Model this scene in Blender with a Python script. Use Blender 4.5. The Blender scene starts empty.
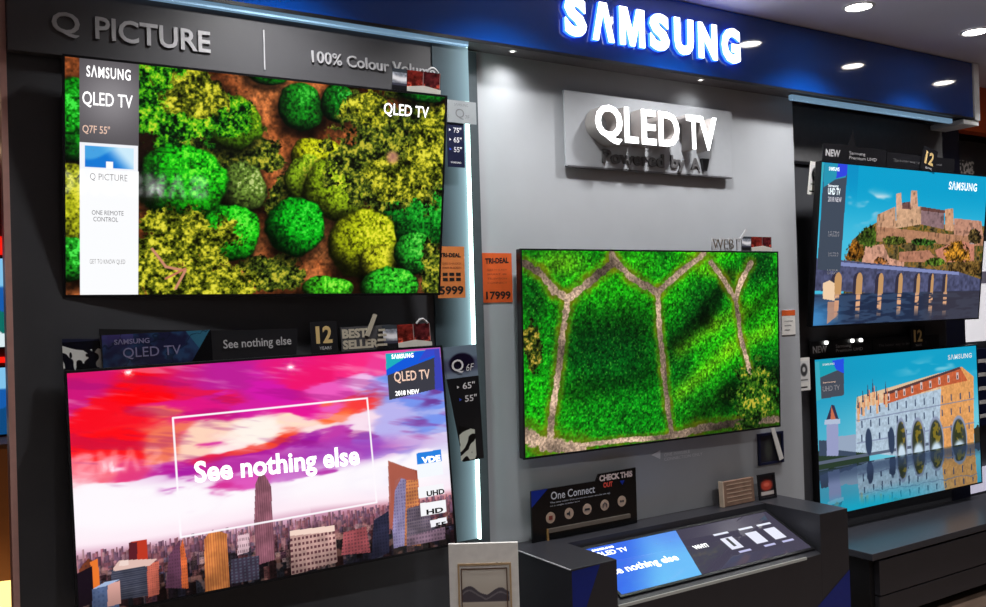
import bpy, math, random
import numpy as np
from mathutils import Matrix, Vector
R = math.radians
SC = bpy.context.scene
COL = SC.collection

# ------------------------------------------------------------------ camera
cam_d = bpy.data.cameras.new('camera'); cam = bpy.data.objects.new('camera', cam_d); COL.objects.link(cam)
cam_d.sensor_width = 36.0; cam_d.lens = 912.0/986.0*36.0; cam_d.clip_start = 0.05; cam_d.clip_end = 60
yaw, pit, rol = R(32.4), math.atan(6.2/912), math.atan(.029)
F = Vector((math.sin(yaw)*math.cos(pit), math.cos(yaw)*math.cos(pit), math.sin(pit)))
R0 = Vector((math.cos(yaw), -math.sin(yaw), 0)); U0 = R0.cross(F)
Rr = R0*math.cos(rol) - U0*math.sin(rol); Ur = U0*math.cos(rol) + R0*math.sin(rol)
cam.matrix_world = Matrix(((Rr.x, Ur.x, -F.x, 0), (Rr.y, Ur.y, -F.y, 0), (Rr.z, Ur.z, -F.z, 1.60), (0, 0, 0, 1)))
SC.camera = cam
# ------------------------------------------------------------------ world, exposure
w = bpy.data.worlds.new('world'); SC.world = w; w.use_nodes = True
w.node_tree.nodes['Background'].inputs[0].default_value = (.75, .8, 1, 1)
w.node_tree.nodes['Background'].inputs[1].default_value = 0.25
vs = SC.view_settings; vs.view_transform = 'Standard'; vs.look = 'None'; vs.gamma = 1; vs.use_curve_mapping = False
vs.exposure = 0.0
# light levels of the shop's lamps
DOWN_W = 66.0      # spot wattage of one downlight
GLOW = 26.0        # emission of a lamp disc
# ceiling lamps: X, Y, level; rows over the shop floor added for general fill
LAMPS = [(1.01, 2.55, 1), (1.89, 2.55, 1), (2.77, 2.56, 1), (3.65, 2.58, 1), (4.534, 2.546, 1), (5.42, 2.55, 1),
         (-.6, .6, 1.5), (1.1, .6, 1.5), (2.8, .6, 1.5), (4.5, .6, 1.5), (6.2, .6, 1.5), (0.0, -1.4, 1), (2.4, -1.4, 1), (4.8, -1.4, 1)]

# ------------------------------------------------------------------ helpers
def lin(c):
    c = np.asarray(c, float)/255.0
    return np.where(c <= .04045, c/12.92, ((c+.055)/1.055)**2.4)

MATS = {}
def mat(name, rgb, rough=.5, metal=0.0, emit=0.0, ergb=None, bump=0.0, nscale=30, var=.06, coat=0.0, spec=.5, alpha=1.0, trans=0.0):
    """principled surface whose colour varies a little with a noise texture"""
    if name in MATS: return MATS[name]
    m = bpy.data.materials.new(name); m.use_nodes = True; nt = m.node_tree; N = nt.nodes; L = nt.links
    b = N['Principled BSDF']; c = lin(rgb)
    tc = N.new('ShaderNodeTexCoord'); nz = N.new('ShaderNodeTexNoise'); nz.inputs['Scale'].default_value = nscale; nz.inputs['Detail'].default_value = 3
    L.new(tc.outputs['Object'], nz.inputs['Vector'])
    cr = N.new('ShaderNodeValToRGB')
    cr.color_ramp.elements[0].position = .3; cr.color_ramp.elements[1].position = .7
    cr.color_ramp.elements[0].color = (*(c*(1-var)), 1); cr.color_ramp.elements[1].color = (*np.minimum(c*(1+var), 1), 1)
    L.new(nz.outputs['Fac'], cr.inputs['Fac']); L.new(cr.outputs['Color'], b.inputs['Base Color'])
    b.inputs['Roughness'].default_value = rough; b.inputs['Metallic'].default_value = metal
    b.inputs['Specular IOR Level'].default_value = spec; b.inputs['Coat Weight'].default_value = coat; b.inputs['Coat Roughness'].default_value = .04
    if emit:
        b.inputs['Emission Color'].default_value = (*lin(ergb or rgb), 1); b.inputs['Emission Strength'].default_value = emit
    if bump:
        bp = N.new('ShaderNodeBump'); bp.inputs['Strength'].default_value = bump; bp.inputs['Distance'].default_value = .01
        L.new(nz.outputs['Fac'], bp.inputs['Height']); L.new(bp.outputs['Normal'], b.inputs['Normal'])
    b.inputs['Alpha'].default_value = alpha; b.inputs['Transmission Weight'].default_value = trans
    MATS[name] = m; return m

def pic_mat(name, emit, rough=.12, spec=.5, gain=1.0):
    """surface that reads the picture from the 'picture' colour attribute: lit screen (emit) or print"""
    if name in MATS: return MATS[name]
    m = bpy.data.materials.new(name); m.use_nodes = True; nt = m.node_tree; N = nt.nodes; L = nt.links
    b = N['Principled BSDF']; a = N.new('ShaderNodeAttribute'); a.attribute_name = 'picture'
    b.inputs['Roughness'].default_value = rough; b.inputs['Specular IOR Level'].default_value = spec
    if emit:
        b.inputs['Base Color'].default_value = (.003, .003, .003, 1)
        L.new(a.outputs['Color'], b.inputs['Emission Color']); b.inputs['Emission Strength'].default_value = gain
    else:
        L.new(a.outputs['Color'], b.inputs['Base Color'])
    MATS[name] = m; return m

def link(name, me, m, parent=None, M=None):
    o = bpy.data.objects.new(name, me); COL.objects.link(o)
    if m: me.materials.append(m)
    if M is not None: o.matrix_world = M
    if parent is not None: o.parent = parent
    return o

class MB:
    """collects simple solids and builds them as one mesh"""
    def __init__(s): s.v = []; s.f = []
    def add(s, vs, fs):
        k = len(s.v); s.v += [tuple(v) for v in vs]; s.f += [tuple(i+k for i in f) for f in fs]; return s
    def box(s, x0, x1, y0, y1, z0, z1):
        v = [(x, y, z) for z in (z0, z1) for y in (y0, y1) for x in (x0, x1)]
        return s.add(v, [(0, 2, 3, 1), (4, 5, 7, 6), (0, 1, 5, 4), (2, 6, 7, 3), (0, 4, 6, 2), (1, 3, 7, 5)])
    def prism(s, pts, z0, z1):
        n = len(pts); v = [(x, y, z0) for x, y in pts] + [(x, y, z1) for x, y in pts]
        return s.add(v, [tuple(range(n))[::-1], tuple(range(n, 2*n))] + [(i, (i+1) % n, n+(i+1) % n, n+i) for i in range(n)])
    def hexa(s, v): # 8 points ordered like box
        return s.add(v, [(0, 2, 3, 1), (4, 5, 7, 6), (0, 1, 5, 4), (2, 6, 7, 3), (0, 4, 6, 2), (1, 3, 7, 5)])
    def cyl(s, c, r, h, axis='z', n=28, r2=None):
        r2 = r if r2 is None else r2; v = []
        for k, rr in ((0, r), (h, r2)):
            for i in range(n):
                a = 2*math.pi*i/n; p = (rr*math.cos(a), rr*math.sin(a), k)
                if axis == 'y': p = (p[0], p[2], -p[1])
                if axis == 'x': p = (p[2], p[1], -p[0])
                v.append((c[0]+p[0], c[1]+p[1], c[2]+p[2]))
        return s.add(v, [tuple(range(n))[::-1], tuple(range(n, 2*n))] + [(i, (i+1) % n, n+(i+1) % n, n+i) for i in range(n)])
    def tube(s, pts, r, n=8):
        P = [Vector(p) for p in pts]; rings = []
        for i, p in enumerate(P):
            d = (P[min(i+1, len(P)-1)]-P[max(i-1, 0)]).normalized()
            a = d.orthogonal().normalized(); b = d.cross(a)
            if i and rings:
                a0 = rings[-1]; a = (a0 - d*a0.dot(d)).normalized(); b = d.cross(a)
            rings.append(a)
            s.v += [tuple(p + a*r*math.cos(t) + b*r*math.sin(t)) for t in [2*math.pi*k/n for k in range(n)]]
        k0 = len(s.v)-n*len(P)
        for i in range(len(P)-1):
            for k in range(n):
                s.f.append((k0+i*n+k, k0+i*n+(k+1) % n, k0+(i+1)*n+(k+1) % n, k0+(i+1)*n+k))
        s.f.append(tuple(k0+k for k in range(n))[::-1]); s.f.append(tuple(k0+(len(P)-1)*n+k for k in range(n)))
        return s
    def ring(s, w, h, t, z0, z1, y0=0.0, x0=None):
        """rectangular frame, outer w x h, bar t"""
        x0 = -w/2 if x0 is None else x0
        s.box(x0, x0+w, y0, y0+t, z0, z1); s.box(x0, x0+w, y0+h-t, y0+h, z0, z1)
        s.box(x0, x0+t, y0+t, y0+h-t, z0, z1); return s.box(x0+w-t, x0+w, y0+t, y0+h-t, z0, z1)
    def build(s, name, m, parent=None, M=None, bevel=0.0, smooth=False):
        me = bpy.data.meshes.new(name); me.from_pydata(s.v, [], s.f); me.update()
        o = link(name, me, m, parent, M)
        if smooth:
            for p in me.polygons: p.use_smooth = True
        if bevel:
            md = o.modifiers.new('bevel', 'BEVEL'); md.width = bevel; md.segments = 2; md.limit_method = 'ANGLE'
        return o

def tag(o, label=None, cat=None, group=None, kind=None):
    if label: o['label'] = label
    if cat: o['category'] = cat
    if group: o['group'] = group
    if kind: o['kind'] = kind
    return o
def thing(name, label, cat, M, group=None):
    o = bpy.data.objects.new(name, None); COL.objects.link(o); o.matrix_world = M; o.empty_display_size = .05
    return tag(o, label, cat, group)
def wallM(x, y, z, ti=0.0, ya=0.0, ro=0.0):
    """local x along the wall, local y up, local z out towards the shop"""
    return Matrix.Translation((x, y, z)) @ Matrix.Rotation(ya, 4, 'Z') @ Matrix.Rotation(math.pi/2+ti, 4, 'X') @ Matrix.Rotation(ro, 4, 'Z')
def loc(x, y, z=0.0, ro=0.0, rx=0.0, ry=0.0):
    return Matrix.Translation((x, y, z)) @ Matrix.Rotation(ro, 4, 'Z') @ Matrix.Rotation(ry, 4, 'Y') @ Matrix.Rotation(rx, 4, 'X')

def text_mesh(body, offset=0.0, extrude=0.0, spacing=1.0):
    c = bpy.data.curves.new('t', 'FONT'); c.body = body; c.offset = offset; c.extrude = extrude; c.space_character = spacing; c.resolution_u = 3
    o = bpy.data.objects.new('t', c); COL.objects.link(o)
    dg = bpy.context.evaluated_depsgraph_get(); dg.update()
    me = bpy.data.meshes.new_from_object(o.evaluated_get(dg)); bpy.data.objects.remove(o); bpy.data.curves.remove(c)
    return me
def text(name, body, m, parent, x0, y0, x1, y1, z=0.001, offset=0.0, depth=0.0, shear=0.0, spacing=1.0, M=None, lift=0.0):
    """lettering fitted into the box x0,y0 (bottom left) .. x1,y1 (top right) of the parent's plane; lift = rise of the right end"""
    me = text_mesh(body, offset, .5 if depth else 0.0, spacing)
    n = len(me.vertices); co = np.empty(n*3); me.vertices.foreach_get('co', co); co = co.reshape(n, 3)
    mn, mx = co.min(0), co.max(0); sp = np.maximum(mx-mn, 1e-6)
    u = (co[:, 0]-mn[0])/sp[0]; v = (co[:, 1]-mn[1])/sp[1]
    co[:, 0] = x0 + u*(x1-x0) + shear*v; co[:, 1] = y0 + v*(y1-y0) + lift*u
    co[:, 2] = z + ((co[:, 2]-mn[2])/sp[2]*depth if depth else 0)
    me.vertices.foreach_set('co', co.ravel()); me.update(); me.name = name
    o = link(name, me, m, parent, M); return o

# ------------------------------------------------------------------ pictures (computed colour fields, one value per mesh vertex)
def sstep(x, a, b):
    t = np.clip((x-a)/(b-a), 0, 1); return t*t*(3-2*t)
class Pic:
    """a canvas: a = right (0..aspect), b = down (0..1)"""
    def __init__(s, n, asp, base=(0, 0, 0)):
        s.ny = n; s.nx = int(round(n*asp)); s.asp = asp
        s.a, s.b = np.meshgrid(np.linspace(0, asp, s.nx), np.linspace(0, 1, s.ny)); s.px = 1.0/n
        s.c = np.zeros((s.ny, s.nx, 3)) + np.array(base, float)
    def noise(s, scale, seed, oct=1, sx=1.0, sy=1.0, wa=0, wb=0):
        out = 0; amp = 1; tot = 0
        for o in range(oct):
            rs = np.random.RandomState(seed+o*17); f = scale*2**o
            A = (s.a+wa)*f*sx; B = (s.b+wb)*f*sy; g = rs.rand(64, 64)
            i = np.floor(A).astype(int); j = np.floor(B).astype(int); u = A-i; v = B-j; u = u*u*(3-2*u); v = v*v*(3-2*v)
            i0 = i % 64; j0 = (j+o*7) % 64; i1 = (i+1) % 64; j1 = (j+1+o*7) % 64
            out = out + amp*((g[j0, i0]*(1-u)+g[j0, i1]*u)*(1-v)+(g[j1, i0]*(1-u)+g[j1, i1]*u)*v); tot += amp; amp *= .55
        return out/tot
    def mix(s, m, col):
        m = np.clip(m, 0, 1)[..., None]; s.c = s.c*(1-m) + np.asarray(col, float)*m
    def mul(s, m, k):
        s.c *= (1-np.clip(m, 0, 1)*(1-k))[..., None]
    def pmask(s, pts):
        x = np.array([p[0] for p in pts]); y = np.array([p[1] for p in pts])
        j0 = max(int(y.min()*(s.ny-1))-1, 0); j1 = min(int(y.max()*(s.ny-1))+2, s.ny)
        i0 = max(int(x.min()/s.asp*(s.nx-1))-1, 0); i1 = min(int(x.max()/s.asp*(s.nx-1))+2, s.nx)
        m = np.zeros((s.ny, s.nx), bool)
        if j1 <= j0 or i1 <= i0: return m
        A = s.a[j0:j1, i0:i1]; B = s.b[j0:j1, i0:i1]; ins = np.zeros(A.shape, bool); n = len(pts)
        for k in range(n):
            xa, ya, xb, yb = x[k], y[k], x[(k+1) % n], y[(k+1) % n]
            if ya == yb: continue
            cond = ((ya > B) != (yb > B)) & (A < (xb-xa)*(B-ya)/(yb-ya)+xa); ins ^= cond
        m[j0:j1, i0:i1] = ins; return m
    def poly(s, pts, col, al=1.0): s.mix(s.pmask(pts)*al, col)
    def rect(s, x0, y0, x1, y1, col, al=1.0): s.poly([(x0, y0), (x1, y0), (x1, y1), (x0, y1)], col, al)
    def ell(s, x, y, rx, ry, col, soft=.1, al=1.0):
        d = np.hypot((s.a-x)/rx, (s.b-y)/ry); s.mix((1-sstep(d, 1-soft, 1+soft))*al, col)
    def seg(s, p, q, wd):
        px, py = p; qx, qy = q; dx, dy = qx-px, qy-py; t = np.clip(((s.a-px)*dx+(s.b-py)*dy)/(dx*dx+dy*dy+1e-9), 0, 1)
        return np.hypot(s.a-px-t*dx, s.b-py-t*dy)/wd
    def line(s, pts, wd, col, al=1.0):
        for p, q in zip(pts[:-1], pts[1:]): s.mix((1-sstep(s.seg(p, q, wd), .6, 1.3))*al, col)
    def field(s, ctl, sig):
        """smooth colour field through control points (a, b, colour)"""
        W = 0; C = 0
        for (x, y, col) in ctl:
            w_ = 1/((s.wa-x)**2*.6+(s.wb-y)**2*2.6+sig)**3; W = W+w_; C = C+w_[..., None]*np.array(col, float)
        s.c = C/W[..., None]
def pic_mesh(name, pic, m, parent, x0, y0, x1, y1, z=0.0, M=None, mapf=None):
    """grid mesh showing a Pic; rectangle in the parent's plane"""
    ny, nx = pic.ny, pic.nx
    X, Y = np.meshgrid(np.linspace(x0, x1, nx), np.linspace(y1, y0, ny)); Z = np.full_like(X, z)
    co = np.stack([X, Y, Z], -1).reshape(-1, 3)
    idx = np.arange(ny*nx).reshape(ny, nx)
    q = np.stack([idx[1:, :-1], idx[1:, 1:], idx[:-1, 1:], idx[:-1, :-1]], -1).reshape(-1, 4)
    me = bpy.data.meshes.new(name); me.vertices.add(len(co)); me.vertices.foreach_set('co', co.ravel())
    me.loops.add(q.size); me.loops.foreach_set('vertex_index', q.ravel().astype(np.int32))
    me.polygons.add(len(q)); me.polygons.foreach_set('loop_start', np.arange(0, q.size, 4, dtype=np.int32))
    try: me.polygons.foreach_set('loop_total', np.full(len(q), 4, dtype=np.int32))
    except Exception: pass
    me.update(calc_edges=True)
    at = me.color_attributes.new('picture', 'FLOAT_COLOR', 'POINT')
    rgba = np.ones((len(co), 4)); rgba[:, :3] = lin(np.clip(pic.c, 0, 255)).reshape(-1, 3); at.data.foreach_set('color', rgba.ravel())
    return link(name, me, m, parent, M)

# ------------------------------------------------------------------ materials
m_wall = mat('satin grey wall', (180, 184, 190), rough=.38, spec=.6, var=.03, nscale=6, bump=.02)
m_dark = mat('charcoal laminate', (74, 75, 80), rough=.42, var=.05, nscale=8)
m_dark2 = mat('charcoal header laminate', (82, 82, 86), rough=.4, var=.04, nscale=8)
m_black = mat('black lacquer', (26, 26, 30), rough=.3)
m_con = mat('console laminate', (46, 46, 52), rough=.36, var=.05, nscale=12)
m_condark = mat('recess black', (12, 12, 16), rough=.5)
m_blue = mat('blue acrylic fascia', (0, 62, 150), rough=.07, spec=.6, coat=.6, var=.02, nscale=3)
m_tri = mat('royal blue vinyl', (4, 36, 130), rough=.3)
m_ceil = mat('painted ceiling', (214, 210, 224), rough=.9, var=.02, nscale=4)
m_floor = mat('brown wood floor', (104, 86, 74), rough=.35, var=.25, nscale=9)
m_ltr = mat('satin silver letters', (186, 186, 190), rough=.45)
m_whitel = mat('white letters', (236, 236, 240), rough=.5)
m_capt = mat('white caption light', (255, 255, 255), emit=1.15, rough=.3)
m_captd = mat('pale caption light', (190, 190, 200), emit=.6, rough=.3)
m_led = mat('cool white led strip', (214, 255, 246), emit=4.0, rough=.4)
m_ledb = mat('pale blue light strip', (138, 178, 210), emit=.5, rough=.35)
m_sign = mat('white lit sign face', (255, 255, 255), emit=3.5, ergb=(244, 248, 255), rough=.4)
m_signs = mat('blue lit sign return', (90, 150, 255), emit=2.4, ergb=(50, 110, 255), rough=.4)
m_qface = mat('warm white lit letter face', (255, 255, 255), emit=3.2, rough=.4)
m_qside = mat('grey letter return', (176, 170, 168), rough=.4)
m_plate = mat('clear acrylic plate', (176, 180, 186), rough=.3, spec=.5, var=.02)
m_plast = mat('black tv plastic', (12, 12, 14), rough=.28)
m_bezel = mat('thin dark metal bezel', (40, 40, 44), rough=.3, metal=.6)
m_scr = pic_mat('lit screen', True, rough=.035)
m_print = pic_mat('printed card', False, rough=.4)
m_glosscard = pic_mat('glossy printed card', False, rough=.15)
m_orange = mat('orange price card', (250, 150, 80), rough=.5)
m_orange2 = mat('deep orange price card', (226, 96, 40), rough=.5)
m_ink = mat('black ink', (22, 18, 18), rough=.6)
m_white = mat('white card', (240, 238, 234), rough=.55)
m_navy = mat('navy card', (24, 30, 62), rough=.35)
m_lamp = mat('lamp disc', (255, 250, 240), emit=GLOW, rough=.5)
m_rim = mat('white lamp rim', (225, 225, 225), rough=.4)
m_wood = mat('pale wood', (176, 128, 84), rough=.5, var=.2, nscale=14)
m_oheader = mat('orange header board', (214, 86, 30), rough=.4)
m_clear = mat('clear acrylic', (225, 230, 235), rough=.08, var=0, alpha=.35)

# ------------------------------------------------------------------ the room
def struct(name, mb, m, **k):
    o = mb.build(name, m, **k); o['kind'] = 'structure'; return o
struct('floor', MB().box(-3, 12, -5, 7, -.1, 0), m_floor)
struct('ceiling', MB().box(-3, 12, -5, 7, 2.93, 3.03), m_ceil)
struct('wall_back', MB().box(.24, 3.73, 3.03, 3.25, 0, 2.93), m_wall)
struct('wall_rear', MB().box(-3, 12, 6.8, 7, 0, 2.93), mat('dark red brown wall', (110, 40, 26), rough=.6))
struct('wall_front', MB().box(-3, 12, -5.1, -4.9, 0, 2.93), mat('shop front grey', (120, 120, 126), rough=.6))
struct('wall_left', MB().box(-3.1, -2.9, -4.9, 6.8, 0, 2.93), mat('shop side grey', (120, 118, 122), rough=.6))
struct('wall_right', MB().box(11.9, 12.1, -4.9, 6.8, 0, 2.93), mat('shop side grey', (120, 118, 122)))

# blue fascia above the three bays
fa = thing('header_fascia', 'long glossy blue header fascia running above all the display bays under the ceiling', 'fascia', Matrix.Translation((.24, 2.9, 2.61)))
def W(o): return o.matrix_world.inverted()
def part(name, mb, m, parent, **k):
    """mesh given in world coordinates, attached to the thing"""
    o = mb.build(name, m, **k); o.parent = parent; o.matrix_parent_inverse = parent.matrix_world.inverted(); return o
bpy.context.view_layer.update()
part('fascia_panel', MB().box(.24, 5.12, 2.9, 2.91, 2.612, 2.925), m_blue, fa)
part('soffit', MB().box(.24, 5.12, 2.912, 3.028, 2.612, 2.66), mat('dark soffit', (96, 92, 96), rough=.5), fa)
part('lower_edge_trim', MB().box(.24, 5.12, 2.894, 2.9, 2.602, 2.614), m_black, fa)
part('end_cap', MB().box(5.12, 5.17, 2.89, 3.2, 2.6, 2.925), mat('white end cap', (236, 238, 240), rough=.35), fa)
part('end_bracket', MB().box(5.02, 5.17, 2.9, 3.1, 2.572, 2.598), mat('white end cap', (236, 238, 240)), fa)

# lit SAMSUNG lettering on the fascia
sg = thing('illuminated_sign', 'large glowing white SAMSUNG lettering mounted on the blue header fascia', 'sign', wallM(2.2, 2.9, 2.66))
X0, X1, Zb, Zt = 2.205, 3.20, 2.684, 2.842
gl = 'SΛMSUNG'; wd = [1.0, 1.02, 1.24, 1.0, 1.02, 1.04, 1.06]; tot = sum(wd)+.30*6; xx = X0
for ch, wk in zip(gl, wd):
    ww = (X1-X0)*wk/tot
    if ch in 'MΛ':
        pts = [(0, 0), (.21, 0), (.21, .66), (.41, 0), (.59, 0), (.79, .66), (.79, 0), (1, 0), (1, 1), (.70, 1), (.5, .38), (.30, 1), (0, 1)] if ch == 'M' else [(0, 0), (.25, 0), (.5, .76), (.75, 0), (1, 0), (.67, 1), (.33, 1)]
        for nm, mm, z0, z1, g_ in (('letter', m_sign, .018, .022, 0), ('letter_return', m_signs, .004, .017, .002)):
            o = MB().prism([(xx-2.2-g_+u*(ww+2*g_), Zb-2.66-g_+v*(Zt-Zb+2*g_)) for u, v in pts], z0, z1).build(nm, mm, sg)
            if g_: o['label'] = 'blue glowing side of the letter'
        xx += ww + (X1-X0)*.30/tot; continue
    text('letter', ch, m_sign, sg, xx-2.2, Zb-2.66, xx+ww-2.2, Zt-2.66, z=.018, offset=.05, depth=.004)
    t = text('letter_return', ch, m_signs, sg, xx-2.2-.002, Zb-2.66-.002, xx+ww-2.2+.002, Zt-2.66+.002, z=.004, offset=.05, depth=.013)
    t['label'] = 'blue glowing side of the letter'
    xx += ww + (X1-X0)*.30/tot

# ------------------------------------------------------------------ left bay
lb = thing('display_bay', 'tall charcoal display panel at left carrying the two largest screens, headed Q PICTURE', 'display stand', Matrix.Translation((1.0, 2.96, 0)))
part('panel_board', MB().box(.24, 1.774, 2.96, 3.029, .388, 2.6), m_dark, lb)
part('header_board', MB().box(.24, 1.765, 2.925, 2.96, 2.383, 2.588), m_dark2, lb, bevel=.002)
part('edge_trim', MB().box(.222, .239, 2.952, 3.029, .39, 2.6), mat('rosy satin trim', (226, 176, 166), rough=.4), lb)
o = part('led_strip', MB().box(1.774, 1.781, 2.935, 2.959, .74, 2.62), m_led, lb); o['label'] = 'thin glowing white vertical light strip'
m_stripglow = mat('painted strip glow', (70, 84, 92), rough=.25, var=.02, emit=1.0)  # emission gradient stands in for the led strip's glow on the dark panel
nt = m_stripglow.node_tree; tc = nt.nodes.new('ShaderNodeTexCoord'); sx = nt.nodes.new('ShaderNodeSeparateXYZ'); mr = nt.nodes.new('ShaderNodeMapRange'); pw_ = nt.nodes.new('ShaderNodeMath'); pw_.operation = 'POWER'; pw_.inputs[1].default_value = 2.2
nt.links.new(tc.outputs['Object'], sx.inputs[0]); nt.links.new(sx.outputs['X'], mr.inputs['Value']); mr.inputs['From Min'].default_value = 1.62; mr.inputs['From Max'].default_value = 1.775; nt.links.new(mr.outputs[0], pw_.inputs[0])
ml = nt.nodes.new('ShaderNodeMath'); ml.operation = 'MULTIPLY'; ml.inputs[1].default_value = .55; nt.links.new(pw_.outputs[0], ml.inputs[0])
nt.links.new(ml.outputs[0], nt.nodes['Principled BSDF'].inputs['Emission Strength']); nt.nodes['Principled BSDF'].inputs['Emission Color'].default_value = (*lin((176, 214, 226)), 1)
o = part('strip_glow_band', MB().box(1.62, 1.774, 2.953, 2.96, .74, 2.382), m_stripglow, lb); o['label'] = 'band with painted glow of the light strip on the panel'
o = part('strip_glow_band', MB().box(1.62, 1.774, 2.920, 2.925, 2.383, 2.585), m_stripglow, lb); o['label'] = 'band with painted glow of the light strip on the panel'
o = part('light_strip', MB().box(.24, 1.768, 2.905, 2.925, 2.586, 2.607), m_ledb, lb); o['label'] = 'pale blue horizontal light strip'
part('side_channel', MB().box(1.783, 1.86, 3.0, 3.029, .6, 2.6), mat('grey channel', (84, 90, 96), rough=.35, metal=.3), lb)
def lettering(parent, body, P, m, x0, y0, x1, y1, Y, name='lettering', depth=.006, offset=.01, lift=0, spacing=1.0):
    o = text(name, body, m, None, x0, y0, x1, y1, z=0, offset=offset, depth=depth, M=wallM(0, Y, 0), lift=lift, spacing=spacing)
    bpy.context.view_layer.update(); o.parent = parent; o.matrix_parent_inverse = parent.matrix_world.inverted(); return o
lettering(lb, 'Q', 0, m_ltr, .356, 2.437, .432, 2.511, 2.925, offset=.014)
lettering(lb, 'PICTURE', 0, m_ltr, .474, 2.443, .815, 2.512, 2.925, offset=.016)
part('divider_bar', MB().box(.989, .993, 2.921, 2.925, 2.412, 2.543), m_ltr, lb)
lettering(lb, '100% Colour Volume', 0, m_ltr, 1.155, 2.456, 1.632, 2.497, 2.925, offset=.012)

# low plinth under the left bay
pl = thing('display_plinth', 'low dark plinth below the left display panel carrying the white poster', 'plinth', Matrix.Translation((1.0, 2.75, 0)))
part('body', MB().box(.24, 1.86, 2.48, 3.028, 0, .355), m_con, pl)
part('top_slab', MB().box(.24, 1.86, 2.45, 3.028, .355, .385), m_con, pl)

# ------------------------------------------------------------------ right bay
rb = thing('display_bay', 'dark display wall at right holding the two castle screens one above the other', 'display stand', Matrix.Translation((4.5, 3.14, 0)))
part('panel_board', MB().box(3.735, 5.18, 3.14, 3.3, .385, 2.62), m_dark, rb)
o = part('light_strip', MB().box(3.60, 4.95, 2.925, 2.945, 2.574, 2.598), m_ledb, fa); o['label'] = 'pale blue horizontal light strip'
part('upper_rail', MB().box(3.735, 5.18, 3.125, 3.14, 2.31, 2.325), m_black, rb)
part('header_board', MB().box(3.735, 5.18, 3.128, 3.14, 2.325, 2.61), mat('grey header laminate', (108, 108, 110), rough=.4), rb)
rp = thing('display_plinth', 'long low dark cabinet with a slab top under the right hand screens', 'plinth', Matrix.Translation((4.8, 2.9, 0)))
part('top_slab', MB().box(3.82, 6.3, 2.72, 3.14, .352, .385), mat('console slab laminate', (58, 59, 66), rough=.28), rp, bevel=.002)
part('body', MB().box(3.85, 6.3, 2.76, 3.14, .06, .345), m_condark, rp)
for x0, x1 in ((3.85, 5.06), (5.065, 6.3)):
    part('drawer_front', MB().box(x0+.035 if x0 < 4 else x0, x1, 2.73, 2.76, .172, .338), m_con, rp, bevel=.0015)
    part('drawer_front', MB().box(x0+.035 if x0 < 4 else x0, x1, 2.735, 2.76, .06, .164), m_con, rp, bevel=.0015)

# ------------------------------------------------------------------ pictures on the screens
def grain(P, seed, sc=150): return P.noise(sc, seed)
def ramp(t, cols):
    cols = [np.array(c, float) for c in cols]; n = len(cols)-1; t = np.clip(t, 0, .9999)*n; i = t.astype(int); f = (t-i)[..., None]
    A = np.array(cols); return A[i]*(1-f)+A[np.minimum(i+1, n)]*f
def dome(P, x, y, rx, ry, col, seed, hi=None, dark=.3):
    rx *= 1.12; ry *= 1.12
    wob = P.noise(11, seed, 3)-.5; d = np.hypot((P.a-x)/rx, (P.b-y)/ry) + wob*.34
    P.mul(1-sstep(np.hypot((P.a-x+.012)/rx, (P.b-y-.03)/ry), .8, 1.35), .3)
    zz = np.sqrt(np.clip(1-d*d, 0, 1)); sh = np.clip(dark-.12+1.1*(.8*zz+.35*(P.a-x)/rx-.42*(P.b-y)/ry), .08, 1.5)
    lump = P.noise(20, seed+5, 3); gr = P.noise(95, seed+9, 2)
    k = sh*(.45+.8*lump+(gr-.5)*1.35)
    hi = hi or tuple(min(255, v*1.3+40) for v in col)
    c = ramp((np.clip(k, 0, 9)/1.38)**1.15, [np.array(col)*.04, np.array(col)*.38, np.array(col)*.8, np.array(col)*1.05, hi])
    m = 1-sstep(d, .94, 1.03); P.mix(m, 0); P.c = P.c + np.clip(c, 0, 255)*m[..., None]
def leafy(P, x, y, rx, ry, cols, seed, dens=.5, sc=105):
    wob = P.noise(15, seed, 4)-.5; d = np.hypot((P.a-x)/rx, (P.b-y)/ry)+wob*1.1
    n1 = P.noise(sc*.8, seed+3, 3); n3 = P.noise(26, seed+6, 2); body = 1-sstep(d+(n1-.5)*.5, .86, 1.0)
    t = (n1-.5)*1.5+(n3-.5)*1.1+.50
    c = ramp(t, [np.array(cols[0])*.25, np.array(cols[0]), cols[1], cols[2], cols[3]]); b_ = body[..., None]; P.c = P.c*(1-b_)+c*b_

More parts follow.
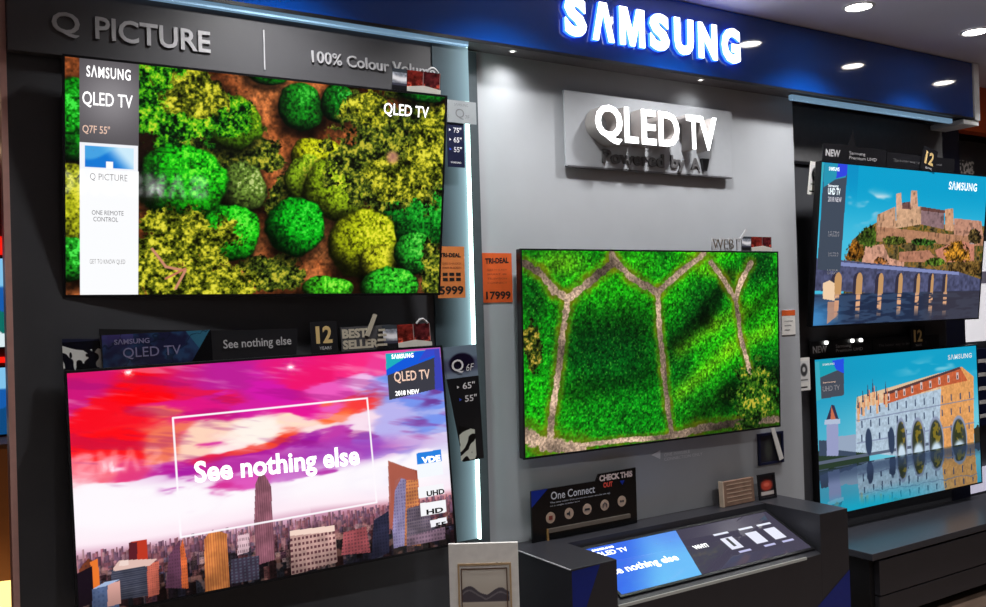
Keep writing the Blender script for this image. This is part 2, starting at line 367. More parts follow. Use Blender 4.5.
def picture_moss():
    P = Pic(400, 1.74); n = P.noise(5, 3, 3); g = P.noise(70, 8, 2)
    P.c[:] = np.array((92, 44, 20)); P.mix(sstep(n, .40, .62), (170, 88, 44)); P.mix(sstep(n, .54, .76), (226, 134, 74)); P.ell(0.812,0.239, .12, .3, (216, 120, 62), .9, .6)
    P.mul(sstep(1-n, .5, .72), .3); P.c *= (.4+.9*g)[..., None]
    Y4 = [(60, 70, 10), (110, 118, 24), (196, 190, 40), (232, 226, 70)]; G4 = [(10, 60, 10), (50, 150, 14), (110, 196, 24), (196, 222, 50)]
    D4 = [(26, 34, 10), (66, 84, 22), (128, 136, 34), (196, 186, 56)]
    leafy(P, 0.759,0.333, .17, .10, D4, 20); leafy(P, 0.542,0.349, .14, .07, D4, 22)
    dome(P, 0.031,0.263, .11, .16, (20, 150, 22), 31); dome(P, 0.021,0.634, .10, .17, (170, 176, 26), 32, (226, 222, 60)); dome(P, 0.012,0.852, .08, .09, (30, 150, 30), 35)
    dome(P, 0.678,0.214, .13, .12, (92, 150, 16), 33, (196, 206, 40)); leafy(P, 0.678,0.196, .11, .09, G4, 34)
    leafy(P, 0.425,0.142, .24, .21, G4, 40); leafy(P, 0.524,0.098, .15, .1, Y4, 44)
    leafy(P, 0.946,0.552, .1, .13, D4, 25); leafy(P, 0.883,0.906, .16, .1, D4, 27)
    dome(P, 0.998,0.117, .098, .10, (24, 142, 26), 50, (70, 200, 60)); dome(P, 0.834,-0.025, .09, .05, (20, 130, 24), 51)
    dome(P, 1.181,0.085, .08, .09, (16, 120, 22), 52)
    dome(P, 0.730,0.507, .105, .105, (106, 138, 50), 53, (190, 206, 126)); dome(P, 0.706,0.985, .08, .02, (190, 196, 20), 54)
    dome(P, 1.085,0.347, .115, .085, (200, 206, 20), 56, (244, 240, 60)); dome(P, 1.030,0.473, .09, .12, (150, 190, 30), 55, (222, 226, 60)); dome(P, 1.177,0.494, .15, .135, (150, 184, 24), 57, (226, 228, 60))
    dome(P, 0.987,0.678, .125, .13, (16, 186, 26), 60, (70, 226, 60)); dome(P, 0.472,0.498, .18, .145, (30, 196, 18), 61, (110, 240, 50))
    dome(P, 0.689,0.718, .12, .12, (30, 200, 24), 62, (100, 238, 60))
    leafy(P, 0.461,0.750, .24, .17, Y4, 70); leafy(P, 0.569,0.952, .24, .1, Y4, 71); leafy(P, 0.359,0.929, .16, .12, Y4, 73)
    P.line([(0.346,0.797),(0.404,0.876),(0.487,0.893),(0.446,0.974)], 0.006, (206, 140, 112)); P.line([(0.404,0.929),(0.487,0.884)], .005, (196, 120, 92))
    dome(P, 1.608,0.584, .2, .17, (22, 150, 34), 80, (60, 200, 60)); leafy(P, 1.447,0.293, .33, .3, D4, 82); leafy(P, 1.662,0.268, .14, .26, Y4, 84)
    leafy(P, 1.352,0.097, .13, .09, Y4, 86); leafy(P, 1.494,0.418, .18, .12, Y4, 87); dome(P, 1.607,-0.016, .12, .05, (20, 140, 30), 88)
    P.ell(1.464,0.321, .03, .03, (206, 140, 120), .5, .8)
    dome(P, 1.326,0.752, .155, .16, (176, 190, 20), 90, (238, 232, 60)); dome(P, 1.407,0.841, .09, .08, (190, 196, 30), 91, (236, 230, 60))
    dome(P, 1.600,0.798, .1, .1, (40, 170, 40), 92, (110, 220, 80)); leafy(P, 1.709,0.880, .07, .16, D4, 93)
    dome(P, 1.149,0.980, .12, .06, (70, 206, 30), 94, (150, 240, 70)); dome(P, 1.475,0.962, .15, .085, (50, 200, 40), 95, (120, 236, 70))
    # menu column on the screen
    x0 = 0.056; x1 = 0.289
    m = ((P.a > x0) & (P.a < x1)).astype(float); gl = np.exp(-((P.a-.18)**2/.02+(P.b-.16)**2/.02))
    top = (P.b < .35).astype(float)
    P.mix(m*top, (82, 78, 82)); P.c += (gl*m*top*60)[..., None]
    P.mix(m*(P.b >= .35)*((P.a < x1-.002)), (244, 246, 252)); P.mix(m*(P.b >= .46), (252, 253, 255))
    q = ((P.a > .076) & (P.a < .268) & (P.b > .362) & (P.b < .452)).astype(float)
    P.mix(q, (20, 120, 214)); P.mix(q*sstep(P.a-.076+(.452-P.b)*.9, .12, .22), (206, 236, 252)); P.mix(q*sstep(.39+.04*np.sin(P.a*18)-P.b, 0, .02)*.5, (120, 205, 240))
    P.mix(((P.a > .158) & (P.a < .186) & (P.b > .425) & (P.b < .455)).astype(float), (255, 255, 255))
    return P

def windows(P, x0, x1, y0, y1, nx, ny, col, al=.8, fx=.5, fy=.5, skew=0.0):
    A = (P.a-x0)/(x1-x0)*nx; B = (P.b-y0-skew*(P.a-x0))/(y1-y0)*ny
    m = (A > 0) & (A < nx) & (B > 0) & (B < ny) & (A % 1 > (1-fx)/2) & (A % 1 < (1+fx)/2) & (B % 1 > (1-fy)/2) & (B % 1 < (1+fy)/2)
    P.mix(m*al, col)
def picture_city():
    P = Pic(400, 1.74)
    w1 = P.noise(2.6, 5, 5, .7, 1.8)-.5; w2 = P.noise(4.5, 9, 5, .6, 2.4)-.5
    P.wa = P.a+w1*.40; P.wb = P.b+w2*.30+(P.a-.9)*.06
    ctl = []
    def k(ab, c): ctl.append((ab[0], ab[1], c))
    k((0.037,0.060), (206, 20, 120)); k((0.164,0.133), (250, 8, 30)); k((0.322,0.083), (255, 0, 8)); k((0.156,0.299), (255, 6, 20)); k((0.527,0.099), (232, 20, 80))
    k((0.681,0.052), (190, 30, 150)); k((0.835,0.123), (214, 24, 170)); k((1.028,0.076), (240, 20, 110)); k((1.228,0.080), (250, 40, 130)); k((1.374,0.090), (240, 60, 150))
    k((0.479,0.205), (226, 20, 130)); k((0.651,0.176), (214, 30, 160)); k((0.921,0.223), (232, 20, 150)); k((1.118,0.193), (240, 90, 190)); k((1.271,0.181), (244, 190, 236))
    k((0.352,0.287), (244, 120, 90)); k((0.536,0.298), (255, 214, 190)); k((0.709,0.317), (255, 246, 236)); k((0.868,0.311), (255, 226, 200)); k((1.060,0.297), (255, 110, 60)); k((1.213,0.274), (250, 60, 60))
    k((1.321,0.210), (186, 170, 240)); k((1.403,0.192), (110, 150, 236)); k((1.475,0.298), (120, 150, 240)); k((1.643,0.304), (110, 60, 150)); k((1.744,0.272), (90, 100, 190)); k((1.718,0.425), (170, 180, 240)); k((1.694,0.371), (120, 150, 240))
    k((0.771,0.392), (250, 70, 40)); k((0.638,0.389), (240, 30, 60)); k((0.957,0.390), (255, 236, 226)); k((1.178,0.391), (250, 225, 240)); k((1.049,0.448), (196, 60, 170)); k((1.360,0.386), (186, 180, 240)); k((1.460,0.472), (216, 210, 246))
    k((0.078,0.381), (250, 110, 130)); k((0.227,0.412), (236, 60, 120)); k((0.426,0.408), (190, 20, 150)); k((0.505,0.470), (170, 20, 160)); k((0.721,0.476), (226, 90, 190)); k((1.400,0.549), (176, 170, 236)); k((1.680,0.523), (220, 214, 244))
    k((0.611,0.475), (216, 50, 150)); k((0.791,0.439), (176, 20, 150)); k((0.952,0.459), (160, 26, 160)); k((1.123,0.456), (186, 60, 176)); k((1.250,0.457), (150, 110, 214)); k((0.902,0.504), (206, 120, 206)); k((1.403,0.514), (150, 150, 226))
    for q in [(0.056,0.471),(0.185,0.490),(0.341,0.490),(0.501,0.547),(0.669,0.602),(0.182,0.551),(0.356,0.577),(0.945,0.565),(1.140,0.554),(1.342,0.610),(1.085,0.631),(1.614,0.616),(0.071,0.534)]:
        ctl.append((*q, (255, 250, 255)))
    P.field(ctl, .0012)
    stk = P.noise(9, 41, 4, .35, 2.4, wb=-P.a*.18); P.mix(sstep(stk, .56, .74)*(P.b < .5)*.35, (255, 206, 220)); P.mix(sstep(1-stk, .58, .74)*(P.b < .5)*.35, (150, 10, 110))
    P.ell(0.952,0.468, .50, .045, (176, 44, 166), .9, .75); P.ell(1.171,0.477, .2, .05, (160, 70, 190), .9, .7)
    # far haze and the city
    hz = .742 + .012*np.sin(P.a*5)
    P.mix(sstep(P.b, hz-.12, hz), (255, 236, 246)); P.mix(sstep(P.b, hz-.035, hz+.02)*(.75+.25*(P.a > 1)), (206, 150, 178))
    P.mix(sstep(P.b, hz-.03, hz+.04)*sstep(P.a, 1.0, 1.7), (214, 130, 120))
    P.mix(sstep(P.b, hz, hz+.2), (120, 74, 96))
    rs = random.Random(4)
    pal = [(176, 96, 110), (140, 84, 110), (196, 120, 120), (110, 80, 110), (90, 84, 120), (214, 150, 150), (70, 54, 80), (150, 70, 74), (226, 186, 186), (120, 120, 150)]
    for row in range(15):
        t = row/14; yb = .745+.02+t*.25; n = int(110-64*t)
        for i in range(n):
            x = (i+rs.random())/n*1.74; ww = (.008+.03*t)*(.6+rs.random()); hh = (.018+.06*t)*(.4+rs.random()*(1.4 if rs.random() < .12 else .8))
            c = np.array(rs.choice(pal), float)*(1.0-.45*t)*(.7+.6*rs.random())
            if t > .5 and rs.random() < .3: c = c*.45
            c = c*(1-.45*(1-t)) + np.array((222, 160, 186))*.45*(1-t)
            c = c*.85; P.rect(x, yb-hh, x+ww, yb+.06, c); P.rect(x+ww*.62, yb-hh, x+ww, yb+.06, c*.72)
            if t > .45: windows(P, x, x+ww, yb-hh, yb, 3, 5, c*.45, .6)
    city = sstep(P.b, .74, .80); P.c *= (1-.62*city+.8*city*P.noise(70, 77, 3))[..., None]; P.mix(city*sstep(P.noise(30, 79, 2), .62, .74)*.35, (236, 170, 150)); P.mix(city*(1-sstep(P.b, .76, .88))*.35, (176, 104, 130))
    def tower(pts, col, side=None, nx=6, ny=10, win=(60, 40, 50), al=.7, fx=.5, fy=.5):
        xs = [p[0] for p in pts]; ys = [p[1] for p in pts]
        P.poly(pts, col); x0, x1, y0, y1 = min(xs), max(xs), min(ys), max(ys)
        keep = P.pmask(pts); c0 = P.c.copy(); windows(P, x0, x1, y0, y1, int(nx*1.5), int(ny*1.6), win, al*.6, fx, fy); P.c *= (.72+.5*P.noise(22, int(x0*999), 3))[..., None]; P.c = np.where(keep[..., None], P.c, c0)
        if side: P.mix(keep*(P.a > x0+(x1-x0)*side[0]), side[1])
    tower([(0.736,0.724),(0.751,0.565),(0.771,0.527),(0.790,0.516),(0.806,0.546),(0.822,0.584),(0.818,0.917),(0.732,0.928)], (150, 96, 110), nx=6, ny=1, win=(96, 54, 72), fy=1)
    tower([(0.502,1.028),(0.513,0.774),(0.531,0.751),(0.573,0.745),(0.611,0.765),(0.609,1.008)], (226, 140, 74), nx=7, ny=1, win=(150, 70, 50), fy=1)
    tower([(0.210,0.835),(0.211,0.733),(0.277,0.732),(0.276,0.823)], (190, 60, 40), (.0, (190, 56, 36)), 4, 6); P.poly([(0.199,0.833),(0.204,0.736),(0.238,0.738),(0.233,0.832)], (90, 30, 40))
    tower([(0.407,0.966),(0.404,0.805),(0.423,0.758),(0.434,0.845),(0.435,0.972)], (230, 110, 60), nx=3, ny=10); tower([(0.340,0.952),(0.363,0.815),(0.411,0.756),(0.407,0.966)], (100, 60, 84), nx=5, ny=9)
    tower([(0.662,0.712),(0.657,0.782),(0.710,0.778),(0.705,0.861),(0.652,0.868)], (226, 190, 200), nx=4, ny=4); tower([(0.614,0.987),(0.625,0.881),(0.748,0.886),(0.741,0.991)], (70, 60, 80), nx=5, ny=5, win=(120, 140, 160))
    tower([(0.890,1.003),(0.895,0.805),(1.111,0.814),(1.113,0.982)], (206, 164, 156), nx=8, ny=5, win=(86, 44, 54), al=1.4, fx=.62, fy=.5); P.poly([(0.894,0.823),(0.895,0.800),(1.111,0.809),(1.109,0.837)], (244, 214, 200))
    tower([(1.283,1.005),(1.309,0.818),(1.391,0.783),(1.379,0.984)], (44, 44, 66), nx=5, ny=9, win=(20, 20, 36)); tower([(1.135,0.954),(1.153,0.849),(1.270,0.840),(1.281,0.966)], (170, 84, 90), nx=6, ny=5)
    tower([(1.410,0.550),(1.559,0.609),(1.562,0.819),(1.404,0.882)], (176, 84, 64), nx=1, ny=1, al=0); tower([(1.404,0.882),(1.435,0.642),(1.469,0.627),(1.500,0.651),(1.461,0.965),(1.402,0.969)], (150, 140, 180), nx=5, ny=14, win=(90, 80, 130))
    tower([(1.461,0.965),(1.494,0.650),(1.560,0.654),(1.548,0.981)], (206, 130, 80), nx=5, ny=12, win=(110, 54, 60), fx=.6); tower([(1.472,0.967),(1.488,0.788),(1.611,0.777),(1.617,0.958)], (110, 96, 110), nx=8, ny=8, win=(40, 36, 60), fx=.6)
    tower([(1.472,0.972),(1.476,0.924),(1.690,0.911),(1.685,0.970)], (150, 120, 140), nx=9, ny=2, win=(60, 46, 66), fx=.6)
    P.poly([(1.406,0.540),(1.548,0.608),(1.554,0.659),(1.468,0.637),(1.431,0.691),(1.405,0.872),(1.389,0.870)], (170, 92, 76), .9)
    tower([(0.125,0.964),(0.131,0.836),(0.315,0.831),(0.315,0.972)], (54, 56, 72), nx=2, ny=10, win=(130, 130, 140), al=.6, fx=1.0, fy=.3); tower([(0.268,0.978),(0.271,0.839),(0.319,0.832),(0.315,0.972)], (214, 110, 90), nx=4, ny=10, win=(120, 60, 60))
    P.poly([(0.139,0.830),(0.163,0.802),(0.315,0.823),(0.283,0.845),(0.138,0.842)], (226, 190, 180)); P.poly([(0.161,0.826),(0.166,0.807),(0.200,0.805),(0.199,0.829)], (240, 214, 206))
    tower([(0.017,0.949),(0.008,0.812),(0.046,0.772),(0.081,0.802),(0.081,0.963)], (120, 60, 40), nx=3, ny=6); P.poly([(0.060,0.950),(0.052,0.789),(0.082,0.779),(0.085,0.955)], (236, 120, 46)); P.poly([(-0.002,0.968),(0.000,0.827),(0.059,0.806),(0.059,0.958)], (26, 16, 26))
    tower([(0.051,0.980),(0.055,0.901),(0.114,0.889),(0.158,0.890),(0.153,1.002)], (92, 110, 150), nx=4, ny=4, win=(60, 80, 120)); P.poly([(0.109,0.985),(0.114,0.889),(0.162,0.887),(0.161,0.980)], (226, 170, 160)); P.poly([(0.055,0.901),(0.107,0.880),(0.159,0.882),(0.113,0.897)], (170, 190, 226))
    P.mul(sstep(P.b, .86, 1.02), .72)
    # brand block, frame line and badges on the screen
    P.poly([(1.434,0.014),(1.733,0.010),(1.732,0.208),(1.436,0.245)], (60, 60, 70)); P.poly([(1.434,0.014),(1.657,0.011),(1.631,0.056),(1.430,0.119)], (30, 176, 190)); P.poly([(1.600,0.013),(1.703,0.014),(1.706,0.050),(1.430,0.124),(1.432,0.094)], (20, 90, 220)); P.poly([(1.658,0.006),(1.733,0.005),(1.742,0.230),(1.691,0.215),(1.701,0.040),(1.607,0.065)], (60, 70, 200), .85)
    P.line([(0.411,0.229),(1.320,0.225),(1.331,0.734),(0.415,0.748),(0.411,0.229)], .0045, (255, 250, 255))
    P.poly([(1.561,0.524),(1.698,0.520),(1.698,0.581),(1.561,0.579)], (40, 130, 226)); P.poly([(1.561,0.579),(1.698,0.581),(1.703,0.648),(1.561,0.649)], (246, 250, 255)); P.poly([(1.557,0.694),(1.699,0.694),(1.700,0.745),(1.557,0.749)], (248, 248, 252))
    P.poly([(1.561,0.774),(1.703,0.776),(1.703,0.837),(1.561,0.839)], (248, 248, 252)); P.poly([(1.609,0.867),(1.701,0.862),(1.703,0.893),(1.611,0.902)], (244, 244, 250))
    return P

def picture_paths():
    P = Pic(400, 1.747); g = P.noise(110, 5, 2); g2 = P.noise(60, 6, 2); n = P.noise(3.2, 12, 3, 1.4, .9, wa=0)
    rot = P.noise(2.6, 15, 3)
    band = .5+.5*np.sin((P.a*5.2+P.b*7.5)+rot*5)
    lgt = np.clip(.14+.40*n+.46*band*sstep(P.a, .75, 1.1)+.20*(1-sstep(P.a, .75, 1.1)), 0, 1.2)
    P.c = ramp(lgt*1.05-.08, [(4, 50, 14), (8, 100, 20), (18, 156, 20), (40, 200, 16), (140, 214, 24)])
    def lit(ab, rx, ry, al, col): P.ell(ab[0], ab[1], rx, ry, col, .9, al)
    lit((0.529,0.253), .28, .2, .8, (40, 214, 16)); lit((0.493,0.503), .34, .2, .85, (4, 84, 24)); lit((0.646,0.842), .34, .12, .6, (14, 150, 24)); lit((0.071,0.674), .08, .3, .7, (30, 210, 20))
    lit((0.080,0.245), .06, .12, .7, (6, 60, 16)); lit((1.139,0.264), .14, .1, .55, (10, 96, 20)); lit((1.164,0.806), .22, .12, .55, (10, 100, 24)); lit((0.694,0.061), .14, .06, .6, (60, 200, 20)); lit((0.228,0.063), .14, .06, .7, (120, 180, 24))
    P.line([(0.930,0.761),(1.131,0.641),(1.357,0.489),(1.592,0.414)], .045, (190, 230, 30), .0)
    for pts, wdt, al in [([(0.991,0.527),(1.246,0.403),(1.476,0.326)], .05, .5), ([(0.986,0.765),(1.356,0.544),(1.672,0.445)], .05, .55), ([(1.142,0.103),(1.441,0.131)], .03, .5)]:
        for p, q in zip(pts[:-1], pts[1:]): P.mix(np.exp(-P.seg(p, q, wdt)**2)*al, (150, 226, 24))
    P.c *= (.10+1.5*(.6*g+.4*g2))[..., None]**1.2; P.mix(sstep(g, .72, .85)*.35, (150, 220, 70))
    for pts, wdt, al in [([(0.935,0.498),(1.173,0.362),(1.364,0.131)], .05, .75), ([(1.053,0.957),(1.351,0.792),(1.708,0.687)], .07, .7), ([(1.475,0.382),(1.718,0.218)], .05, .6), ([(0.371,0.398),(0.720,0.411)], .12, .5), ([(0.274,0.713),(0.782,0.646)], .06, .45)]:
        for p, q in zip(pts[:-1], pts[1:]): P.mul(np.exp(-(P.seg(p, q, wdt)+(P.noise(9, 5, 3)-.5)*1.2)**2)*al, .22)
    paths = [([(0.010,0.064),(0.111,0.111),(0.184,0.198),(0.272,0.238)], .026), ([(0.272,0.238),(0.407,0.152),(0.546,0.062),(0.547,0.021)], .030), ([(0.546,0.032),(0.660,0.133),(0.845,0.217)], .028), ([(0.845,0.217),(0.999,0.113),(1.143,0.033),(1.180,0.005)], .024),
             ([(0.272,0.229),(0.233,0.393),(0.206,0.586),(0.167,0.777),(0.147,0.920)], .026), ([(0.845,0.217),(0.854,0.416),(0.878,0.626),(0.901,0.812),(0.926,0.977)], .024), ([(1.231,0.059),(1.326,0.158),(1.415,0.269),(1.449,0.493),(1.508,0.664),(1.553,0.790)], .024), ([(1.416,0.247),(1.456,0.159),(1.536,0.058)], .026),
             ([(-0.006,0.886),(0.123,0.946),(0.329,0.997)], .05), ([(0.210,0.975),(0.579,0.974),(0.926,0.988)], .018), ([(0.926,0.988),(1.125,0.964),(1.424,0.959),(1.727,0.964)], .03)]
    wob = (P.noise(40, 90, 3)-.5)*1.0; gg = P.noise(120, 91, 2)
    for pts, wd in paths:
        for p, q in zip(pts[:-1], pts[1:]):
            d = P.seg(p, q, wd)+wob
            P.mix(np.exp(-np.clip(d-.9, 0, 9)**2*1.6)*.38, (186, 176, 20)); P.mul((1-sstep(d, 1.0, 1.6))*.4, .5)
    for pts, wd in paths:
        for p, q in zip(pts[:-1], pts[1:]):
            d = P.seg(p, q, wd*.78)+wob; m = 1-sstep(d, .75, 1.05); shd = P.noise(6, 33, 2)
            P.mix(m, (0, 0, 0)); P.c += (m*(.55+.8*gg)*(.1+1.6*shd))[..., None]*np.array((160, 136, 116))
    leafy(P, 1.544,0.835, .2, .2, [(20, 50, 12), (40, 96, 20), (90, 130, 30), (196, 180, 60)], 55); leafy(P, 0.058,0.458, .05, .14, [(30, 40, 12), (60, 80, 20), (150, 130, 40), (216, 190, 90)], 57)
    P.mul(sstep(P.b, .86, 1)*sstep(P.a, 1.0, 1.2), .6)
    return P

def picture_castle():
    P = Pic(300, 1.747); t = P.b
    P.c[:] = 0; P.c += np.array((10, 160, 206)); P.mix(sstep(t, .1, .5), (70, 190, 224)); P.mix((P.a < .35)*.5*sstep(t, .3, 0), (10, 130, 190))
    n = P.noise(9, 3, 3, .6, 1.4)
    P.mix(sstep(n, .5, .7)*np.exp(-((P.a-.42)**2/.02+(P.b-.26)**2/.006)), (236, 226, 236)); P.mix(sstep(n, .45, .7)*np.exp(-((P.a-.6)**2/.02+(P.b-.2)**2/.001)), (236, 236, 240)); P.mix(sstep(n, .45, .65)*np.exp(-((P.a-.32)**2/.01+(P.b-.16)**2/.002)), (230, 230, 240))
    hill = [(0.262,1.023),(0.280,0.605),(0.324,0.470),(0.450,0.393),(0.553,0.352),(0.783,0.333),(1.216,0.347),(1.811,0.345),(1.895,1.092)]
    P.poly(hill, (96, 84, 50)); hm = P.pmask(hill); g = P.noise(26, 8, 3); P.mix(hm*sstep(g, .45, .6), (150, 110, 50)); P.mix(hm*sstep(g, .6, .7), (60, 74, 30)); P.mul(hm*sstep(1-g, .6, .72), .4)
    st = (214, 164, 130); sd = (150, 108, 96)
    for pts, c in [([(0.557,0.390),(0.558,0.302),(0.734,0.244),(0.760,0.404)], st), ([(0.748,0.282),(0.743,0.238),(1.006,0.234),(1.018,0.352),(0.758,0.385)], (222, 176, 140)), ([(0.745,0.257),(0.736,0.161),(0.786,0.152),(0.807,0.255)], (226, 176, 146)), ([(0.890,0.245),(0.889,0.134),(0.952,0.131),(0.975,0.248)], (222, 170, 140)),
                   ([(0.807,0.255),(0.803,0.216),(0.886,0.206),(0.901,0.258)], (120, 84, 80)), ([(1.018,0.352),(1.007,0.247),(1.263,0.258),(1.276,0.379)], (150, 120, 124)), ([(1.009,0.260),(1.006,0.234),(1.274,0.251),(1.276,0.271)], (110, 72, 66)), ([(1.288,0.386),(1.273,0.244),(1.364,0.234),(1.392,0.390)], (226, 170, 132)),
                   ([(1.392,0.390),(1.383,0.301),(1.708,0.312),(1.746,0.432),(1.397,0.438)], (206, 150, 126)), ([(0.559,0.415),(0.556,0.377),(1.771,0.431),(1.777,0.488),(0.565,0.472)], (190, 136, 104)),
                   ([(0.431,0.605),(0.460,0.505),(0.636,0.490),(0.705,0.579),(0.862,0.604),(0.866,0.643),(0.434,0.630)], (224, 166, 140)), ([(0.810,0.604),(0.804,0.539),(1.123,0.523),(1.243,0.603)], (190, 130, 104)), ([(1.190,0.523),(1.457,0.451),(1.640,0.476),(1.654,0.602),(1.243,0.603)], (214, 140, 116)), ([(1.579,0.477),(1.602,0.350),(1.652,0.476)], (196, 170, 170))]:
        P.poly(pts, c); m = P.pmask(pts); P.c *= (1.08-m*.3*P.noise(50, 21, 3))[..., None]*m[..., None]+(1-m[..., None]); P.mul(m*(P.noise(55, 23, 1, 1, .6) > .78), .75)
    for x, y, rx, ry, c in [(*(0.474,0.442), .09, .07, (70, 96, 30)), (*(0.359,0.543), .10, .07, (150, 96, 30)), (*(0.745,0.463), .12, .03, (96, 110, 40)), (*(1.063,0.471), .12, .03, (70, 120, 40)), (*(1.444,0.547), .16, .08, (190, 130, 40)),
                            (*(1.187,0.603), .12, .03, (96, 130, 40)), (*(0.607,0.605), .1, .03, (170, 110, 60)), (*(1.634,0.420), .08, .05, (110, 90, 50)), (*(1.550,0.644), .2, .05, (110, 84, 40))]:
        leafy(P, x, y, rx, ry, [np.array(c)*.4, np.array(c)*.75, np.array(c), np.minimum(np.array(c)*1.35, 255)], int(x*900))
    # bridge
    br = [(-0.045,0.583),(0.205,0.593),(0.412,0.605),(1.481,0.672),(1.779,0.730),(1.795,0.873),(0.223,0.789),(-0.045,0.784)]
    P.poly(br, (96, 100, 140)); P.mul(P.pmask(br)*P.noise(40, 61, 2), .55); P.mix(P.pmask([(0.206,0.606),(1.481,0.672),(1.483,0.693),(0.209,0.630)]), (130, 140, 190))
    wtop = .78; rs = random.Random(2)
    P.mix(sstep(P.b, .80, .81), (52, 70, 100)); wn = P.noise(14, 71, 3, .5, 3); wm = sstep(P.b, .80, .81)
    P.mix(wm*sstep(wn, .45, .62)*.8, (30, 40, 66)); P.mix(wm*sstep(P.a, .9, 1.3)*.6, (70, 60, 66)); P.mix(wm*(1-sstep(P.a, .0, .35))*sstep(P.b, .8, .95)*.8, (70, 150, 214))
    for x, (cx, cy) in enumerate([(0.199,0.721),(0.404,0.723),(0.619,0.726),(0.822,0.728),(1.013,0.730),(1.167,0.731),(1.325,0.733)]):
        w_ = .050-.004*x
        for dx, c in ((0, (52, 48, 66)), (.016, (196, 150, 100))):
            m = ((np.abs(P.a-cx-dx) < w_-dx) & (P.b > cy-.0) & (P.b < .81)) | (np.hypot((P.a-cx-dx)/(w_-dx), (P.b-cy)/.05) < 1) & (P.b <= cy)
            P.mix(m*1.0, c)
        P.mix((np.abs(P.a-cx-.012) < .020)*sstep(P.b, .80, .82)*(1-sstep(P.b, .88, .99))*sstep(P.noise(30, x, 2, .3, 2.5), .3, .5), (226, 170, 130))
    P.poly([(0.082,0.835),(0.074,0.738),(0.135,0.721),(0.182,0.739),(0.192,0.849)], (240, 206, 170)); P.poly([(0.132,0.993),(0.129,0.854),(0.229,0.856),(0.219,0.948)], (206, 150, 120), .8)
    # menu column
    P.poly([(0.027,0.004),(0.243,0.002),(0.230,0.667),(0.014,0.654)], (66, 76, 92)); P.poly([(0.027,0.004),(0.243,0.002),(0.232,0.081),(0.133,0.099),(0.031,0.153)], (40, 150, 180)); P.poly([(0.152,0.002),(0.243,0.002),(0.240,0.069),(0.142,0.093)], (50, 70, 226)); P.poly([(0.000,0.000),(0.027,0.004),(-0.006,0.535),(-0.032,0.535)], (70, 180, 190), .8)
    return P

